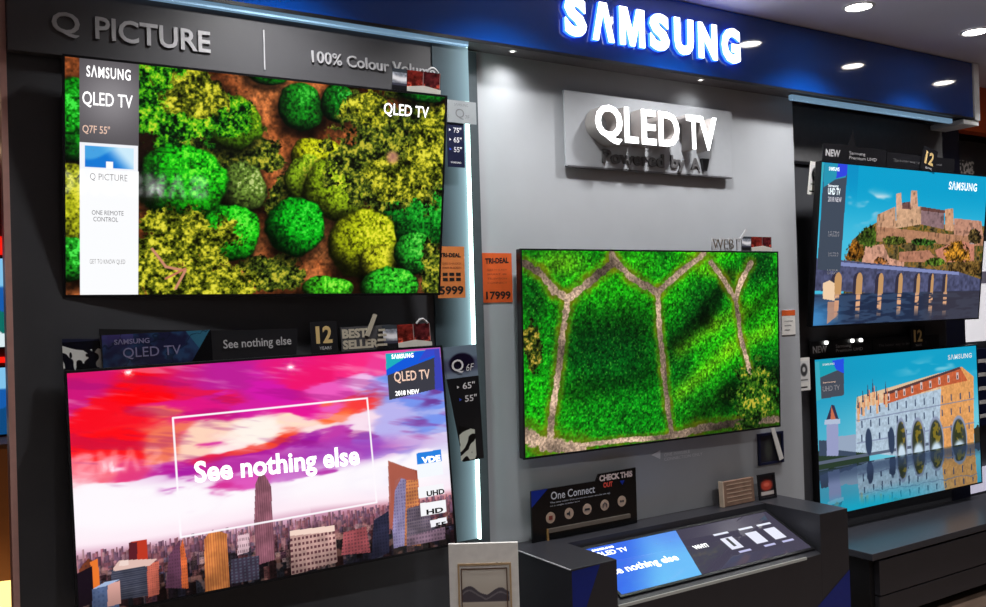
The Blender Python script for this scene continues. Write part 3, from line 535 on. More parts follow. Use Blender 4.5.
def picture_chateau():
    P = Pic(300, 1.747); P.c[:] = 0; P.c += np.array((20, 160, 200)); P.mix(sstep(P.b, .1, .55), (110, 200, 220)); P.mix((1-sstep(P.a, 0, .9))*.4, (30, 140, 180))
    P.mix(sstep(P.noise(7, 3, 3, .5, 2), .55, .75)*np.exp(-((P.b-.13)**2/.003))*sstep(P.a, .7, 1.2)*.5, (214, 236, 240))
    tr = P.noise(16, 9, 3)
    P.mix(((P.b > .56+.05*tr) & (P.b < .7) & (P.a < .5)).astype(float), (40, 58, 44)); P.mix(((P.b > .54+.1*tr) & (P.a > 1.68) & (P.b < .75)).astype(float), (50, 50, 40))
    wall = (176, 196, 214)
    P.poly([(0.366,0.627),(0.380,0.372),(0.405,0.270),(1.560,0.144),(1.702,0.226),(1.673,0.704),(0.810,0.704)], wall); gl = P.pmask([(1.254,0.700),(1.315,0.201),(1.560,0.144),(1.702,0.226),(1.673,0.704)]); P.mix(gl, (226, 160, 96)); P.mix(P.pmask([(0.382,0.346),(0.396,0.269),(1.294,0.171),(1.309,0.285),(0.835,0.318)])*.8, (236, 190, 140))
    P.poly([(0.665,0.344),(0.670,0.264),(1.536,0.143),(1.625,0.250),(1.287,0.269)], (196, 96, 60)); P.mix(P.pmask([(0.670,0.264),(1.536,0.143),(1.547,0.158),(0.679,0.285)]), (90, 60, 60))
    for a, b in [(0.720,0.302),(0.805,0.288),(0.892,0.281),(0.980,0.268),(1.082,0.254),(1.184,0.248),(1.289,0.234),(1.396,0.227),(1.505,0.213)]:
        P.rect(a-.012, b-.03, a+.012, b+.02, (214, 190, 186)); P.rect(a-.006, b-.012, a+.006, b+.014, (70, 56, 66))
    for a, b in [(0.405,0.283),(0.456,0.248),(0.509,0.213),(0.561,0.190),(0.598,0.246),(0.694,0.213)]:
        P.poly([(a-.014, b+.10), (a, b-.03), (a+.014, b+.10)], (60, 60, 84)); P.rect(a-.012, b+.06, a+.012, b+.15, (230, 176, 130))
        P.rect(a+.012, b+.02, a+.02, b+.1, (214, 120, 80))
    for a, b in [(0.44, 0.364), (0.53, 0.363), (0.622, 0.363), (0.716, 0.362), (0.811, 0.361), (0.908, 0.361), (1.007, 0.36), (1.108, 0.359), (1.21, 0.359), (1.315, 0.358), (1.422, 0.357), (1.53, 0.357), (1.641, 0.356), (0.435, 0.454), (0.525, 0.454), (0.617, 0.455), (0.71, 0.455), (0.805, 0.455), (0.902, 0.455), (1.0, 0.455), (1.101, 0.456), (1.203, 0.456), (1.307, 0.456), (1.414, 0.456), (1.522, 0.456), (1.632, 0.457), (0.43, 0.544), (0.52, 0.546), (0.611, 0.549), (0.704, 0.551), (0.799, 0.554), (0.895, 0.557), (0.993, 0.559), (1.093, 0.562), (1.195, 0.565), (1.299, 0.567), (1.404, 0.57), (1.512, 0.573), (1.622, 0.576)]:
        P.rect(a-.007, b-.024, a+.007, b+.024, (70, 84, 110))
    wm_ = P.pmask([(0.366,0.627),(0.380,0.372),(0.405,0.270),(0.670,0.264),(1.560,0.144),(1.702,0.226),(1.673,0.704),(0.810,0.704)]); P.c *= (1+wm_*(P.noise(60, 88, 3)-.55)*.3)[..., None]
    P.line([(0.387,0.424),(1.701,0.387)], .004, (120, 130, 160), .8); P.line([(0.379,0.571),(1.686,0.560)], .005, (130, 140, 170), .8)
    P.poly([(0.009,0.611),(0.013,0.513),(0.370,0.551),(0.365,0.652)], (60, 74, 96)); P.poly([(0.195,0.595),(0.199,0.507),(0.372,0.512),(0.366,0.627)], (150, 166, 190)); P.poly([(0.082,0.619),(0.092,0.396),(0.205,0.400),(0.193,0.632)], (150, 156, 196)); P.poly([(0.083,0.401),(0.144,0.300),(0.172,0.302),(0.214,0.408)], (54, 50, 76)); P.poly([(0.129,0.406),(0.143,0.306),(0.169,0.365),(0.186,0.405)], (196, 110, 80)); P.poly([(0.073,0.419),(0.074,0.388),(0.224,0.396),(0.222,0.427)], (176, 190, 214))
    hb = .665
    P.mix((np.abs(P.b-hb+.008-.0*P.a) < .01)*(P.a < 1.3), (90, 100, 120))
    for a, b, w in [(0.498, 0.564, 4), (0.734, 0.58, 4), (0.839, 0.587, 6), (1.023, 0.6, 8), (1.226, 0.613, 9), (1.495, 0.631, 10)]:
        rr = .0085*w
        if w > 4:
            P.ell(a, b+.03, rr+.012, .17, (140, 150, 176), .05); P.ell(a, b+.04, rr, .155, (60, 66, 64), .06); P.ell(a-.012, b+.0, rr*.55, .09, (52, 58, 36), .4); P.mix((np.hypot((P.a-a-.012)/(rr*.6), (P.b-b+.03)/.08) < 1)*sstep(P.noise(30, 3, 2), .45, .6)*.6, (176, 146, 40))
            P.ell(a, b+.12, rr*.8, .08, (200, 220, 236), .3)
        else: P.ell(a, b+.01, rr, .09, (50, 64, 90), .1)
    # water mirrors the upper half
    wl = int(.70*(P.ny-1)); rip = (P.noise(40, 5, 2, .4, 1)-.5)*.03; J = np.clip(((2*.68-(P.b*1.12-.08)+rip)*(P.ny-1)), 0, P.ny-1).astype(int); I = np.clip((np.arange(P.nx)[None, :]+(rip*90)), 0, P.nx-1).astype(int)
    src = P.c[J, I]; m = (P.b > .70)[..., None]; wtr = src*.82*np.array((.9, .97, 1.0)); P.c = np.where(m, wtr, P.c)
    P.mix(sstep(P.b, .70, .72)*(1-sstep(P.b, .74, .82))*.7, (50, 66, 96)); 
    P.mix(sstep(P.b, .80, .9)*sstep(P.a, .3, .45)*(1-sstep(P.a, .45, .5))*0, (0, 0, 0))
    P.mix(sstep(P.b, .86, 1)*(1-sstep(P.a, .5, 1.5)), (16, 160, 190))
    P.poly([(0.044,0.040),(0.281,0.035),(0.270,0.247),(0.044,0.254)], (70, 76, 88)); P.poly([(-0.001,0.013),(0.282,0.009),(0.279,0.067),(0.050,0.116),(-0.006,0.138)], (30, 160, 180)); P.poly([(0.167,0.016),(0.282,0.009),(0.277,0.106),(0.202,0.075)], (40, 80, 226)); P.poly([(-0.001,0.013),(0.045,0.015),(0.053,0.255),(0.006,0.264)], (60, 170, 190))
    return P

# ------------------------------------------------------------------ televisions
def television(name, label, pose, w_, h_, P, group=None, gap=.06):
    x, y, z, ti, ya, ro = pose
    M = wallM(x, y, z, ti, ya, ro) @ Matrix.Translation((0, -h_/2, 0))
    t = thing(name, label, 'television', M, group)
    pic_mesh('screen', P, m_scr, t, -w_/2+.006, .008, w_/2-.006, h_-.006, z=.0)
    MB().ring(w_, h_, .007, -.006, .0025).build('bezel', m_bezel, t)
    MB().box(-w_/2+.001, w_/2-.001, .001, h_-.001, -.034, -.004).build('back_housing', m_plast, t, bevel=.004)
    MB().box(-.2, .2, h_*.5-.12, h_*.5+.12, -.034-gap, -.034).build('wall_mount', m_black, t)
    return t
tv1 = television('television', 'big television at upper left showing green moss bushes seen from above', (0.9878,2.8739,2.0161,0.1289,-0.0692,-0.0118), 1.23, .707, picture_moss(), gap=.04)
tv2 = television('television', 'big television at lower left showing a pink sunset over a city skyline', (0.9816,2.8503,1.1156,-0.0718,-0.0308,0.0163), 1.23, .707, picture_city(), gap=.06)
tv3 = television('television', 'television on the grey middle wall showing green grass crossed by sandy paths', (2.7331,2.9458,1.4215,0.0219,-0.0254,-0.0002), 1.45, .83, picture_paths(), gap=.05)
tv4 = television('television', 'television at upper right showing a hilltop castle above an arched bridge', (4.5251,2.9549,1.8767,0.1039,-0.0193,-0.0011), 1.45, .83, picture_castle(), gap=.08)
tv5 = television('television', 'television at lower right showing a chateau built over a river', (4.6488,3.0836,0.8888,-0.0045,-0.0227,0.0065), 1.45, .83, picture_chateau(), gap=.03)
def cap(t, body, x0, y0, x1, y1, m=None, offset=.01, lift=0, name='caption', z=.0012, spacing=1.0):
    s = [c for c in t.children if c.name.startswith('screen')][0]
    return text(name, body, m or m_capt, s, x0, y0, x1, y1, z=z, offset=offset, lift=lift, spacing=spacing)
m_grey = mat('grey caption light', (150, 150, 158), emit=.3)
m_pcapt = mat('peach caption light', (236, 200, 180), emit=.7)
m_iblk = mat('black caption', (30, 30, 34), rough=.4)
# captions: x0,y0 bottom left, x1,y1 top right on each screen (metres)
cap(tv1, 'SΛMSUNG', -0.551,0.649, -0.430,0.683, offset=.022, spacing=1.15)
cap(tv1, 'QLED TV', -0.562,0.561, -0.424,0.607, offset=.012)
cap(tv1, 'Q7F 55"', -0.562,0.483, -0.487,0.510, m_pcapt)
cap(tv1, 'ONE REMOTE\n CONTROL', -0.537,0.228, -0.449,0.261, m_grey, offset=0)
cap(tv1, 'GET TO KNOW QLED', -0.543,0.099, -0.444,0.115, mat('faint caption', (236, 236, 240)), offset=-.01)
cap(tv1, 'Q PICTURE', -0.542,0.347, -0.438,0.370, mat('faint caption', (244, 244, 248), emit=.93), offset=-.01)
cap(tv1, 'QLED TV', 0.378,0.615, 0.546,0.661, offset=.012)
cap(tv2, 'See nothing else', -.268, .318, .272, .404, offset=.03, lift=-.012)
cap(tv2, 'SΛMSUNG', 0.416,0.671, 0.500,0.688, offset=.03, spacing=1.15)
cap(tv2, 'QLED TV', 0.420,0.585, 0.558,0.626, m_pcapt, offset=.012)
cap(tv2, '2018 NEW', 0.420,0.543, 0.512,0.560, offset=.03)
cap(tv2, 'VDE', 0.501,0.300, 0.575,0.322, offset=.05)
cap(tv2, 'UHD', 0.511,0.184, 0.581,0.203, m_iblk, offset=.04)
cap(tv2, 'HD', 0.505,0.122, 0.571,0.140, m_iblk, offset=.04)
cap(tv2, '55', 0.536,0.071, 0.578,0.089, m_iblk, offset=.04)
m_scap = mat('faded caption light', (214, 226, 232), emit=.75)
cap(tv4, 'SΛMSUNG', 0.349,0.735, 0.618,0.783, m_scap, offset=.03, spacing=1.15)
cap(tv4, 'SΛMSUNG', -0.662,0.785, -0.582,0.805, m_scap, offset=.03)
cap(tv4, 'Samsung', -0.662,0.700, -0.582,0.719, m_scap, offset=.01)
cap(tv4, 'UHD TV', -0.659,0.666, -0.565,0.700, m_scap, offset=.03)
cap(tv4, '2018 NEW', -0.656,0.631, -0.553,0.656, m_captd, offset=.01)
for a in ((-0.640,0.457, -0.553,0.484), (-0.632,0.357, -0.551,0.378), (-0.631,0.267, -0.551,0.292)): cap(tv4, 'ULTRA\nSMART', a[0], a[1], a[2], a[3], m_grey, offset=0)
cap(tv5, 'SΛMSUNG', 0.433,0.754, 0.669,0.784, m_scap, offset=.03, spacing=1.15)
cap(tv5, 'SΛMSUNG', -0.658,0.789, -0.564,0.800, m_scap, offset=.03)
cap(tv5, 'Samsung', -0.662,0.695, -0.561,0.704, m_pcapt, offset=.01)
cap(tv5, 'UHD TV', -0.664,0.654, -0.530,0.681, m_grey, offset=.02)
# the printed caption lettering on the wall under the middle screen
ct = text('wall_lettering', 'ONE INVISIBLE\nCONNECTION ONLY', m_whitel, None, 2.799,0.906, 3.034,0.939, z=0, M=wallM(0, 3.0285, 0))
tag(ct, 'small white lettering ONE INVISIBLE CONNECTION ONLY on the grey wall below the middle screen', 'wall lettering')
MB().prism([(2.723,0.941), (2.775,0.917), (2.777,0.957)], 0, .001).build('arrow', m_whitel, ct)

# ------------------------------------------------------------------ QLED TV sign
qs = thing('wall_sign', 'clear plate with glowing white QLED TV letters and grey Powered by line on middle wall', 'sign', wallM(2.76, 3.03, 2.186))
MB().box(2.28-2.76, 3.262-2.76, 0, .312, .022, .030).build('plate', m_plate, qs, bevel=.001)
MB().box(-.47, .49, -.004, .003, .008, .030).build('plate_edge_shade', mat('painted plate edge shade', (96, 96, 100), rough=.4), qs)  # dark strip painted in for the shadow along the plate's lower edge
for x_ in (-.44, .46):
    for y_ in (.03, .28): MB().cyl((x_, y_, 0), .007, .022).build('standoff', m_ltr, qs)
X0, X1 = 2.385, 3.085; units = [('Q', .0, .205), ('L', .225, .33), ('E', .36, .475), ('D', .50, .67), ('T', .735, .86), ('V', .845, 1.0)]
for ch, u0, u1 in units:
    a, b = X0+(X1-X0)*u0-2.76, X0+(X1-X0)*u1-2.76; y0_ = 2.288-2.186-(.012 if ch == 'Q' else 0); y1_ = 2.438-2.186
    text('letter', ch, m_qface, qs, a, y0_, b, y1_, z=.098, offset=.02, depth=.004)
    t = text('letter_return', ch, m_qside, qs, a, y0_, b, y1_, z=.03, offset=.02, depth=.068); t['label'] = 'grey metal side of the letter'
text('small_lettering', 'Powered', mat('pewter letters', (92, 91, 93), rough=.45), qs, 2.47-2.76, 2.207-2.186, 2.82-2.76, 2.266-2.186, z=.03, offset=.03, depth=.008)
text('small_lettering', 'by', mat('pewter letters', (92, 91, 93)), qs, 2.86-2.76, 2.192-2.186, 2.95-2.76, 2.266-2.186, z=.03, offset=.03, depth=.008)
text('small_lettering', 'A', mat('pewter letters', (92, 91, 93)), qs, 2.985-2.76, 2.21-2.186, 3.04-2.76, 2.262-2.186, z=.03, offset=.03, depth=.008)
MB().prism([(3.045-2.76, .076), (3.09-2.76, .076), (3.075-2.76, .02), (3.055-2.76, .02)], .03, .046).build('emblem', m_black, qs)

# ------------------------------------------------------------------ price and size cards
def card(name, label, cat, M, w_, h_, m, t_=.003, group=None):
    t = thing(name, label, cat, M, group); MB().box(0, w_, 0, h_, 0, t_).build('card', m, t); return t
t = card('price_card', 'orange price card 17999 on the grey wall left of the middle screen', 'price card', wallM(1.878, 3.03, 1.628), .137, .195, m_orange2)
text('price', '17999', m_ink, t, .012, .012, .127, .044, z=.0036, offset=.03)
text('heading', 'TRI-DEAL', m_ink, t, .012, .152, .122, .174, z=.0036, offset=.04, lift=.004)
for k in range(4): text('small_print', ['QLED TV 65 INCH', 'SMART 4K', 'TELEVISION', 'CONNECT'][k], mat('brown print', (150, 70, 40), rough=.6), t, .02, .125-.017*k, .112, .132-.017*k, z=.0036)
t = card('price_card', 'orange price card ending 999 at the lower right corner of the moss screen', 'price card', wallM(1.618, 2.925, 1.648), .116, .190, m_orange)
text('price', '5999', m_ink, t, .006, .012, .108, .044, z=.0036, offset=.03)
text('heading', 'TRI-DEAL', m_ink, t, .012, .150, .100, .166, z=.0036, offset=.04)
b_ = MB()
for i in range(3):
    for j in range(2): b_.box(.022+.028*i, .042+.028*i, .062+.019*j, .074+.019*j, .003, .0036)
b_.build('icon_row', m_ink, t)
text('small_print', 'QLED TV 55 INCH', mat('brown print', (150, 70, 40)), t, .02, .122, .1, .130, z=.0036); text('small_print', 'SMART 4K SCREEN', mat('brown print', (150, 70, 40)), t, .02, .108, .1, .115, z=.0036)

t = thing('size_card', 'narrow navy size card listing 75, 65 and 55 inches beside the moss screen', 'size card', wallM(1.676, 2.925, 2.133))
MB().box(0, .072, 0, .165, 0, .003).build('card', m_navy, t)
MB().box(0, .125, .165, .248, .004, .008).build('header_tab', mat('grey header tab', (150, 156, 160), rough=.35), t)
text('logo', 'Q', mat('dim grey print', (112, 116, 120), rough=.4), t, .034, .178, .072, .218, z=.0085, offset=.0); text('logo_digits', '7F', mat('dim grey print', (112, 116, 120)), t, .076, .182, .094, .196, z=.0085)
text('brand', 'SΛMSUNG', mat('dim grey print', (112, 116, 120)), t, .03, .228, .09, .238, z=.0085)
for k, s_ in enumerate(('75"', '65"', '55"')):
    text('size', s_, m_whitel, t, .026, .128-.036*k, .060, .148-.036*k, z=.0035, offset=.01)
    text('pointer', '▸', m_whitel if k < 2 else mat('blue print', (60, 90, 220), rough=.5), t, .008, .133-.036*k, .016, .143-.036*k, z=.0035)
text('brand', 'SΛMSUNG', m_whitel, t, .012, .014, .056, .021, z=.0035, offset=.02)

t = thing('size_card', 'leaning black size card listing 65 and 55 inches beside the city screen', 'size card', wallM(1.668, 2.862, 1.052, 0, 0, .045))
MB().prism([(0, 0), (.088, 0), (.088, .305), (-.045, .305)], 0, .003).build('card', m_black, t)
P = Pic(90, 1.06); P.c[:] = 0; P.c += np.array((120, 140, 160)); P.mix(sstep(P.b, .3, .5), (90, 96, 124)); P.ell(.56, .55, .40, .32, (26, 20, 44), .12); P.mix(sstep(P.b, .72, .9), (130, 146, 168))
pic_mesh('header_print', P, m_glosscard, t, -.052, .305, .088, .42, z=.001); MB().box(-.052, .088, .305, .42, -.002, 0).build('header_back', m_black, t)
text('logo', 'Q', m_whitel, t, -.022, .322, .028, .372, z=.003, offset=.01); text('logo_digits', '6F', m_whitel, t, .036, .326, .066, .352, z=.003, shear=.006)
text('size', '65"', m_whitel, t, .018, .262, .070, .286, z=.0035, offset=.01); text('size', '55"', m_whitel, t, .024, .215, .074, .239, z=.0035, offset=.01)
text('pointer', '▸', m_whitel, t, -.006, .266, .004, .278, z=.0035); text('pointer', '▸', mat('blue print', (60, 90, 220)), t, .0, .22, .01, .232, z=.0035)
P = Pic(120, .62); zz = P.noise(3, 4, 2); q = np.sin((P.a*9+P.b*16)+zz*9); P.mix(sstep(q, .0, .25)*sstep(P.b+.3*np.abs(P.a-.28)*0, .0, .2), (216, 222, 210))
P.mix((P.b < .12+P.a*.35).astype(float), (20, 20, 24)); P.mix((P.a > .44).astype(float), (26, 26, 30)); pic_mesh('leaf_print', P, m_print, t, -.010, .004, .084, .15, z=.0035)

def price_tab(label, M, w_, h_, group=None):
    t = card('price_tab', label, 'price card', M, w_, h_, m_white); P = Pic(60, w_/h_*.8)
    P.c[:] = 0; P.c += 226.0; a = P.asp
    P.ell(a*.5, .42, a*.34, .3, (46, 46, 50), .2, .9); P.ell(a*.5, .40, a*.14, .12, (200, 200, 200), .2); P.rect(a*.15, .85, a*.85, .92, (120, 120, 120))
    pic_mesh('emblem_print', P, m_print, t, w_*.08, h_*.25, w_*.92, h_*.9, z=.0034); MB().box(w_*.15, w_*.75, h_*.08, h_*.12, .003, .0036).build('barcode_line', m_ink, t); return t
price_tab('small white and grey price card left of the hilltop castle screen', wallM(3.783, 3.0, 2.133, .1, 0, -.07), .076, .165)
price_tab('small white price card left of the river chateau screen', wallM(3.73, 3.05, 1.148), .092, .165)
t = card('price_tab', 'white card with an orange top on the grey wall right of the middle screen', 'price card', wallM(3.6, 3.03, 1.434), .098, .122, m_white)
MB().box(0, .098, .095, .122, .003, .0036).build('orange_band', m_orange2, t)
for k in range(3): MB().box(.018, .08-.012*k, .066-.022*k, .070-.022*k, .003, .0036).build('print_line', mat('grey print', (150, 150, 154), rough=.6), t)

# ------------------------------------------------------------------ toppers standing on the televisions
def photo_cards(label, M, xs, h_, glare=False, loop=True):
    t = thing('photo_topper', label, 'display topper', M)
    cols = [(150, 156, 170), (128, 40, 34), (96, 34, 38)]
    for i in range(3):
        P = Pic(60, (xs[i+1]-xs[i])/h_); c = np.array(cols[i], float); n = P.noise(5, 30+i, 3)
        P.c[:] = 0; P.c += c*(.35+1.1*n)[..., None]
        if i == 0: P.mix(sstep(1-np.abs(P.b-.5-.12*np.sin(P.a*3)), .75, .95), (240, 240, 246)); P.mix((P.b < .22).astype(float), (60, 66, 74)); P.mix((P.b > .86).astype(float), (70, 70, 84))
        else: P.mix(sstep(P.b, .55, .9)*sstep(n, .5, .7), (214, 90, 70)); P.rect(P.asp-.02, 0, P.asp, 1, (190, 170, 170))
        pic_mesh('photo', P, m_glosscard, t, xs[i], .016, xs[i+1]-.002, h_, z=.0025)
    MB().box(xs[0], xs[3], .0, h_, -.002, .002).build('backing', m_black, t)
    MB().prism([(xs[1], 0), (xs[3], 0), (xs[3], .014), ((xs[2]), .024), (xs[1], .016)], .002, .006).build('plinth_strip', mat('ivory strip', (206, 204, 196), rough=.4), t)
    if loop:
        MB().tube([(xs[3]-.055+.045*k/8, h_+.016*math.sin(math.pi*k/8), .003) for k in range(9)], .004).build('loop_handle', m_ltr, t)
    return t
def onT(pose, h_, x=0, y=0, z=.0, ro=0):
    X, Y_, Z, ti, ya, r_ = pose
    return wallM(X, Y_, Z, ti, ya, r_) @ Matrix.Translation((x, y-h_/2, z)) @ Matrix.Rotation(ro, 4, 'Z')
a = (0.410,0.706, 0.618,0.702)
photo_cards('strip of three little photo cards standing on the moss screen at its top right corner', onT((0.9878,2.8739,2.0161,0.1289,-0.0692,-0.0118), .707, a[0], .709, -.012, 0), [0, .055, .118, .182], .072)
# city screen: floral card, long banner, number card, best seller card, photo cards
P = Pic(100, 1.52); n = P.noise(2.0, 51, 2); q = np.sin(P.a*7.5-P.b*7+n*6); P.c[:] = 0; P.c += np.array((16, 16, 30)); P.mix(sstep(q, -.35, -.15)*(P.b > .12+.2*np.abs(np.sin(P.a*2.2))), (240, 243, 240)); P.mix(sstep(P.noise(4, 55, 2), .6, .66), (16, 16, 20))
t = thing('floral_topper', 'black card with white leaf shapes standing on the city screen at its top left corner', 'display topper', onT((0.9816,2.8503,1.1156,-0.0718,-0.0308,0.0163), .707, -0.615, .709, -.018))
MB().prism([(0, 0), (.24, 0), (.225, .03), (.16, .075), (.145, .105), (.135, .085), (0, .092)], -.002, .002).build('backing', m_navy, t)
m_ = P.b; pic_mesh('leaf_print', P, m_glosscard, t, .0, .0, .128, .082, z=.003)
t = thing('banner_topper', 'long dark QLED TV banner reading See nothing else standing on the city screen', 'display topper', onT((0.9816,2.8503,1.1156,-0.0718,-0.0308,0.0163), .707, -0.441, .709, -.005))
MB().prism([(-.07, .0), (.52, 0), (.53, .085), (.24, .094), (-.02, .112), (-.075, .116)], -.002, .002).build('backing', m_black, t)
P = Pic(110, 2.9); n = P.noise(3, 61, 3); P.c[:] = 0; P.c += np.array((34, 36, 70)); P.mix(sstep(n, .4, .7), (44, 70, 110)); P.mix((P.a < .8)*sstep(1-P.b, .4, 1)*.7, (84, 70, 140)); P.mix((P.a > 2.2+.6*P.b).astype(float), (52, 110, 140))
P.mix((np.abs(np.sin(P.a*3+P.b*3+n*3)) < .12)*.5, (20, 30, 44)); P.mix((P.a > 2.86-.55*P.b).astype(float), (14, 14, 18)); pic_mesh('banner_print', P, m_glosscard, t, -.068, .0, .25, .096, z=.003)
text('brand', 'SΛMSUNG', mat('dim lilac print', (132, 128, 168), rough=.4), t, -.035, .066, .065, .082, z=.0045, offset=.02); text('caption', 'QLED TV', mat('dim lilac print', (132, 128, 168)), t, -.012, .020, .155, .055, z=.0045)
text('caption', 'See nothing else', m_ltr, t, .285, .026, .505, .062, z=.0045, offset=.01)
def number_card(label, M, w_, h_, big='2', small='1'):
    t = card('number_card', label, 'display topper', M, w_, h_, m_black, t_=.004)
    m_gold = mat('gold print', (206, 178, 120), rough=.4)
    text('number', big, m_gold, t, w_*.45, h_*.3, w_*.8, h_*.85, z=.0045, offset=.03); text('number', small, m_gold, t, w_*.2, h_*.3, w_*.34, h_*.85, z=.0045, offset=.02)
    text('small_print', 'YEARS', m_ltr, t, w_*.3, h_*.1, w_*.75, h_*.2, z=.0045); return t
number_card('square black card with gold 12 standing on the city screen beside the banner', onT((0.9816,2.8503,1.1156,-0.0718,-0.0308,0.0163), .707, 0.131, .709, -.006), .094, .105)
t = thing('best_seller_card', 'silver BEST SELLER card with a pen shape standing on the city screen', 'display topper', onT((0.9816,2.8503,1.1156,-0.0718,-0.0308,0.0163), .707, 0.24, .709, -.01))
MB().box(0, .185, 0, .082, -.002, .002).build('backing', mat('dark grey card', (74, 74, 78), rough=.4), t)
m_sil = mat('pale gold print', (196, 188, 170), rough=.35, metal=.2)
text('caption', 'BEST', m_sil, t, .004, .043, .095, .075, z=.003, offset=.05); text('caption', 'SELLER', m_sil, t, .004, .006, .135, .037, z=.003, offset=.05)
MB().prism([(.085, .05), (.10, .045), (.135, .118), (.122, .122)], .003, .009).build('pen_shape', m_sil, t)
b_ = MB()
for k in range(4): b_.box(.128+.003*k, .165-.004*(k % 2), .010+.017*k, .018+.017*k, .003, .007)
b_.build('striped_emblem', m_sil, t)
a = (0.447,0.704, 0)
photo_cards('strip of little photo cards standing on the city screen at its top right corner', onT((0.9816,2.8503,1.1156,-0.0718,-0.0308,0.0163), .707, a[0]-.055, .709, -.006), [0, .055, .12, .185], .080)
# middle screen
t = thing('wire_word_topper', 'openwork metal lettering standing on the middle screen near its top right corner', 'display topper', onT((2.7331,2.9458,1.4215,0.0219,-0.0254,-0.0002), .83, 0.306, .832, -.01))
text('letters', 'BEST', m_ltr, t, 0, .0, .185, .058, z=0, offset=-.012, depth=.006, spacing=1.0)
text('letters', 'WEB', mat('dark bronze wire', (96, 84, 70), rough=.4, metal=.4), t, .0, .008, .13, .05, z=.008, offset=-.015, depth=.003)
MB().prism([(.165, .045), (.175, .04), (.225, .095), (.215, .10)], 0, .005).build('pen_shape', m_ltr, t)
t2 = photo_cards('strip of dark red photo cards standing on the middle screen at its right end', onT((2.7331,2.9458,1.4215,0.0219,-0.0254,-0.0002), .83, 0.494, .832, -.008), [0, .06, .135, .195], .066, loop=False)
# right screens
def right_toppers(pose, x0, label_a, label_b, label_c, yc, roof, lab2, xc):
    t = thing('banner_topper', label_a, 'display topper', onT(pose, .83, x0, .832, -.012))
    pts = [(0, 0), (.50, 0), (.50, .085), (.25, .085)] + ([(.22, .165), (.19, .09)] if roof else [(.2, .09)]) + [(0, .085)]
    MB().prism(pts, -.002, .002).build('backing', m_black, t)
    text('caption', 'NEW', m_ltr, t, .02, .024, .13, .06, z=.003, offset=.03); text('caption', 'Samsung\nPremium UHD', m_ltr, t, .2, .02, .42, .06, z=.003)
    if not roof:
        for px_ in (.12, .33, .40): MB().cyl((px_, .075, .002), .010, .012).build('button_light', mat('small lit button', (255, 255, 250), emit=2.0), t)
    t = thing('banner_topper', label_b, 'display topper', onT(pose, .83, x0+.505, .832, -.012))
    MB().box(0, .60, 0, .075, -.002, .002).build('backing', m_black, t); text('caption', 'The better way to see your world', mat('dim grey letters', (110, 110, 114), rough=.5), t, .05, .025, .48, .045, z=.003)
    number_card(label_c, onT(pose, .83, x0+xc, .836, -.004, -.18 if roof else 0), .13, .125)
right_toppers((4.5251,2.9549,1.8767,0.1039,-0.0193,-0.0011), -0.7, 'black peaked banner standing on the hilltop castle screen at its left', 'dark slim banner standing on the hilltop castle screen behind the gold numbered card', 'tilted black card with gold number on top of the hilltop castle screen', .0, True, '', .78)
right_toppers((4.6488,3.0836,0.8888,-0.0045,-0.0227,0.0065), -0.736, 'black NEW banner with bright buttons standing on the river chateau screen', 'dark slim banner standing on the river chateau screen right of the NEW banner', 'upright black card with gold number on top of the river chateau screen', .0, False, '', .83)

# small framed card hanging under the middle screen with a white strip
t = thing('hanging_card', 'small dark framed card hanging on the grey wall below the middle screen, right end', 'card', wallM(3.40, 3.03, .815))
MB().ring(.175, .152, .012, 0, .012, x0=0).build('frame', m_navy, t)
P = Pic(60, 1.12); n = P.noise(5, 3, 2); P.c[:] = 0; P.c += np.array((34, 34, 44)); P.ell(.45, .55, .2, .4, (90, 96, 84), .5, .6); pic_mesh('print', P, m_print, t, .012, .012, .163, .14, z=.006); MB().box(.005, .17, .005, .147, 0, .005).build('backing', m_black, t)
st = MB().prism([(.075, .185), (.10, .19), (.165, .02), (.135, .012)], .014, .018).build('paper_strip', m_white, t); st['label'] = 'white paper strip hanging across the frame'

# ------------------------------------------------------------------ console
co = thing('display_console', 'dark console desk under the middle screen with a sloping lit screen between two arms', 'console', Matrix.Translation((2.7, 2.8, 0)))
XL, XR, YF, ZT = 1.945, 3.485, 2.6, .672
part('arm', MB().box(XL, 2.155, YF, 3.027, 0, ZT), m_con, co, bevel=.002)
part('arm', MB().box(3.297, XR, YF, 3.027, 0, ZT), m_con, co, bevel=.002)
part('rear_ledge', MB().box(2.155, 3.297, 2.905, 3.027, .3, ZT-.002), m_con, co)
b_ = MB(); b_.add([(2.155, YF, 0), (3.297, YF, 0), (2.155, 2.905, 0), (3.297, 2.905, 0), (2.155, YF, .500), (3.297, YF, .500), (2.155, 2.905, .640), (3.297, 2.905, .640)], [(0, 2, 3, 1), (4, 5, 7, 6), (0, 1, 5, 4), (2, 6, 7, 3), (0, 4, 6, 2), (1, 3, 7, 5)])
part('sloping_desk', b_, m_con, co)
o = part('lip_light', MB().box(2.157, 3.20, YF-.003, YF+.004, .492, .503), mat('dim lip light', (150, 150, 146), emit=.22, rough=.3), co); o['label'] = 'thin pale light strip along the desk lip'
part('corner_triangle', MB().add([(1.947, YF-.0015, .664), (2.075, YF-.0015, .672-.004), (1.947, YF-.0015, .40)], [(0, 2, 1)]), m_tri, co)
part('corner_triangle', MB().add([(XR, YF-.0015, .40), (XR, YF-.0015, .0), (2.75, YF-.0015, .0)], [(0, 2, 1)]), m_tri, co)
part('base_edge', MB().box(XL-.004, XL, YF, 3.027, ZT-.004, ZT), m_ltr, co)
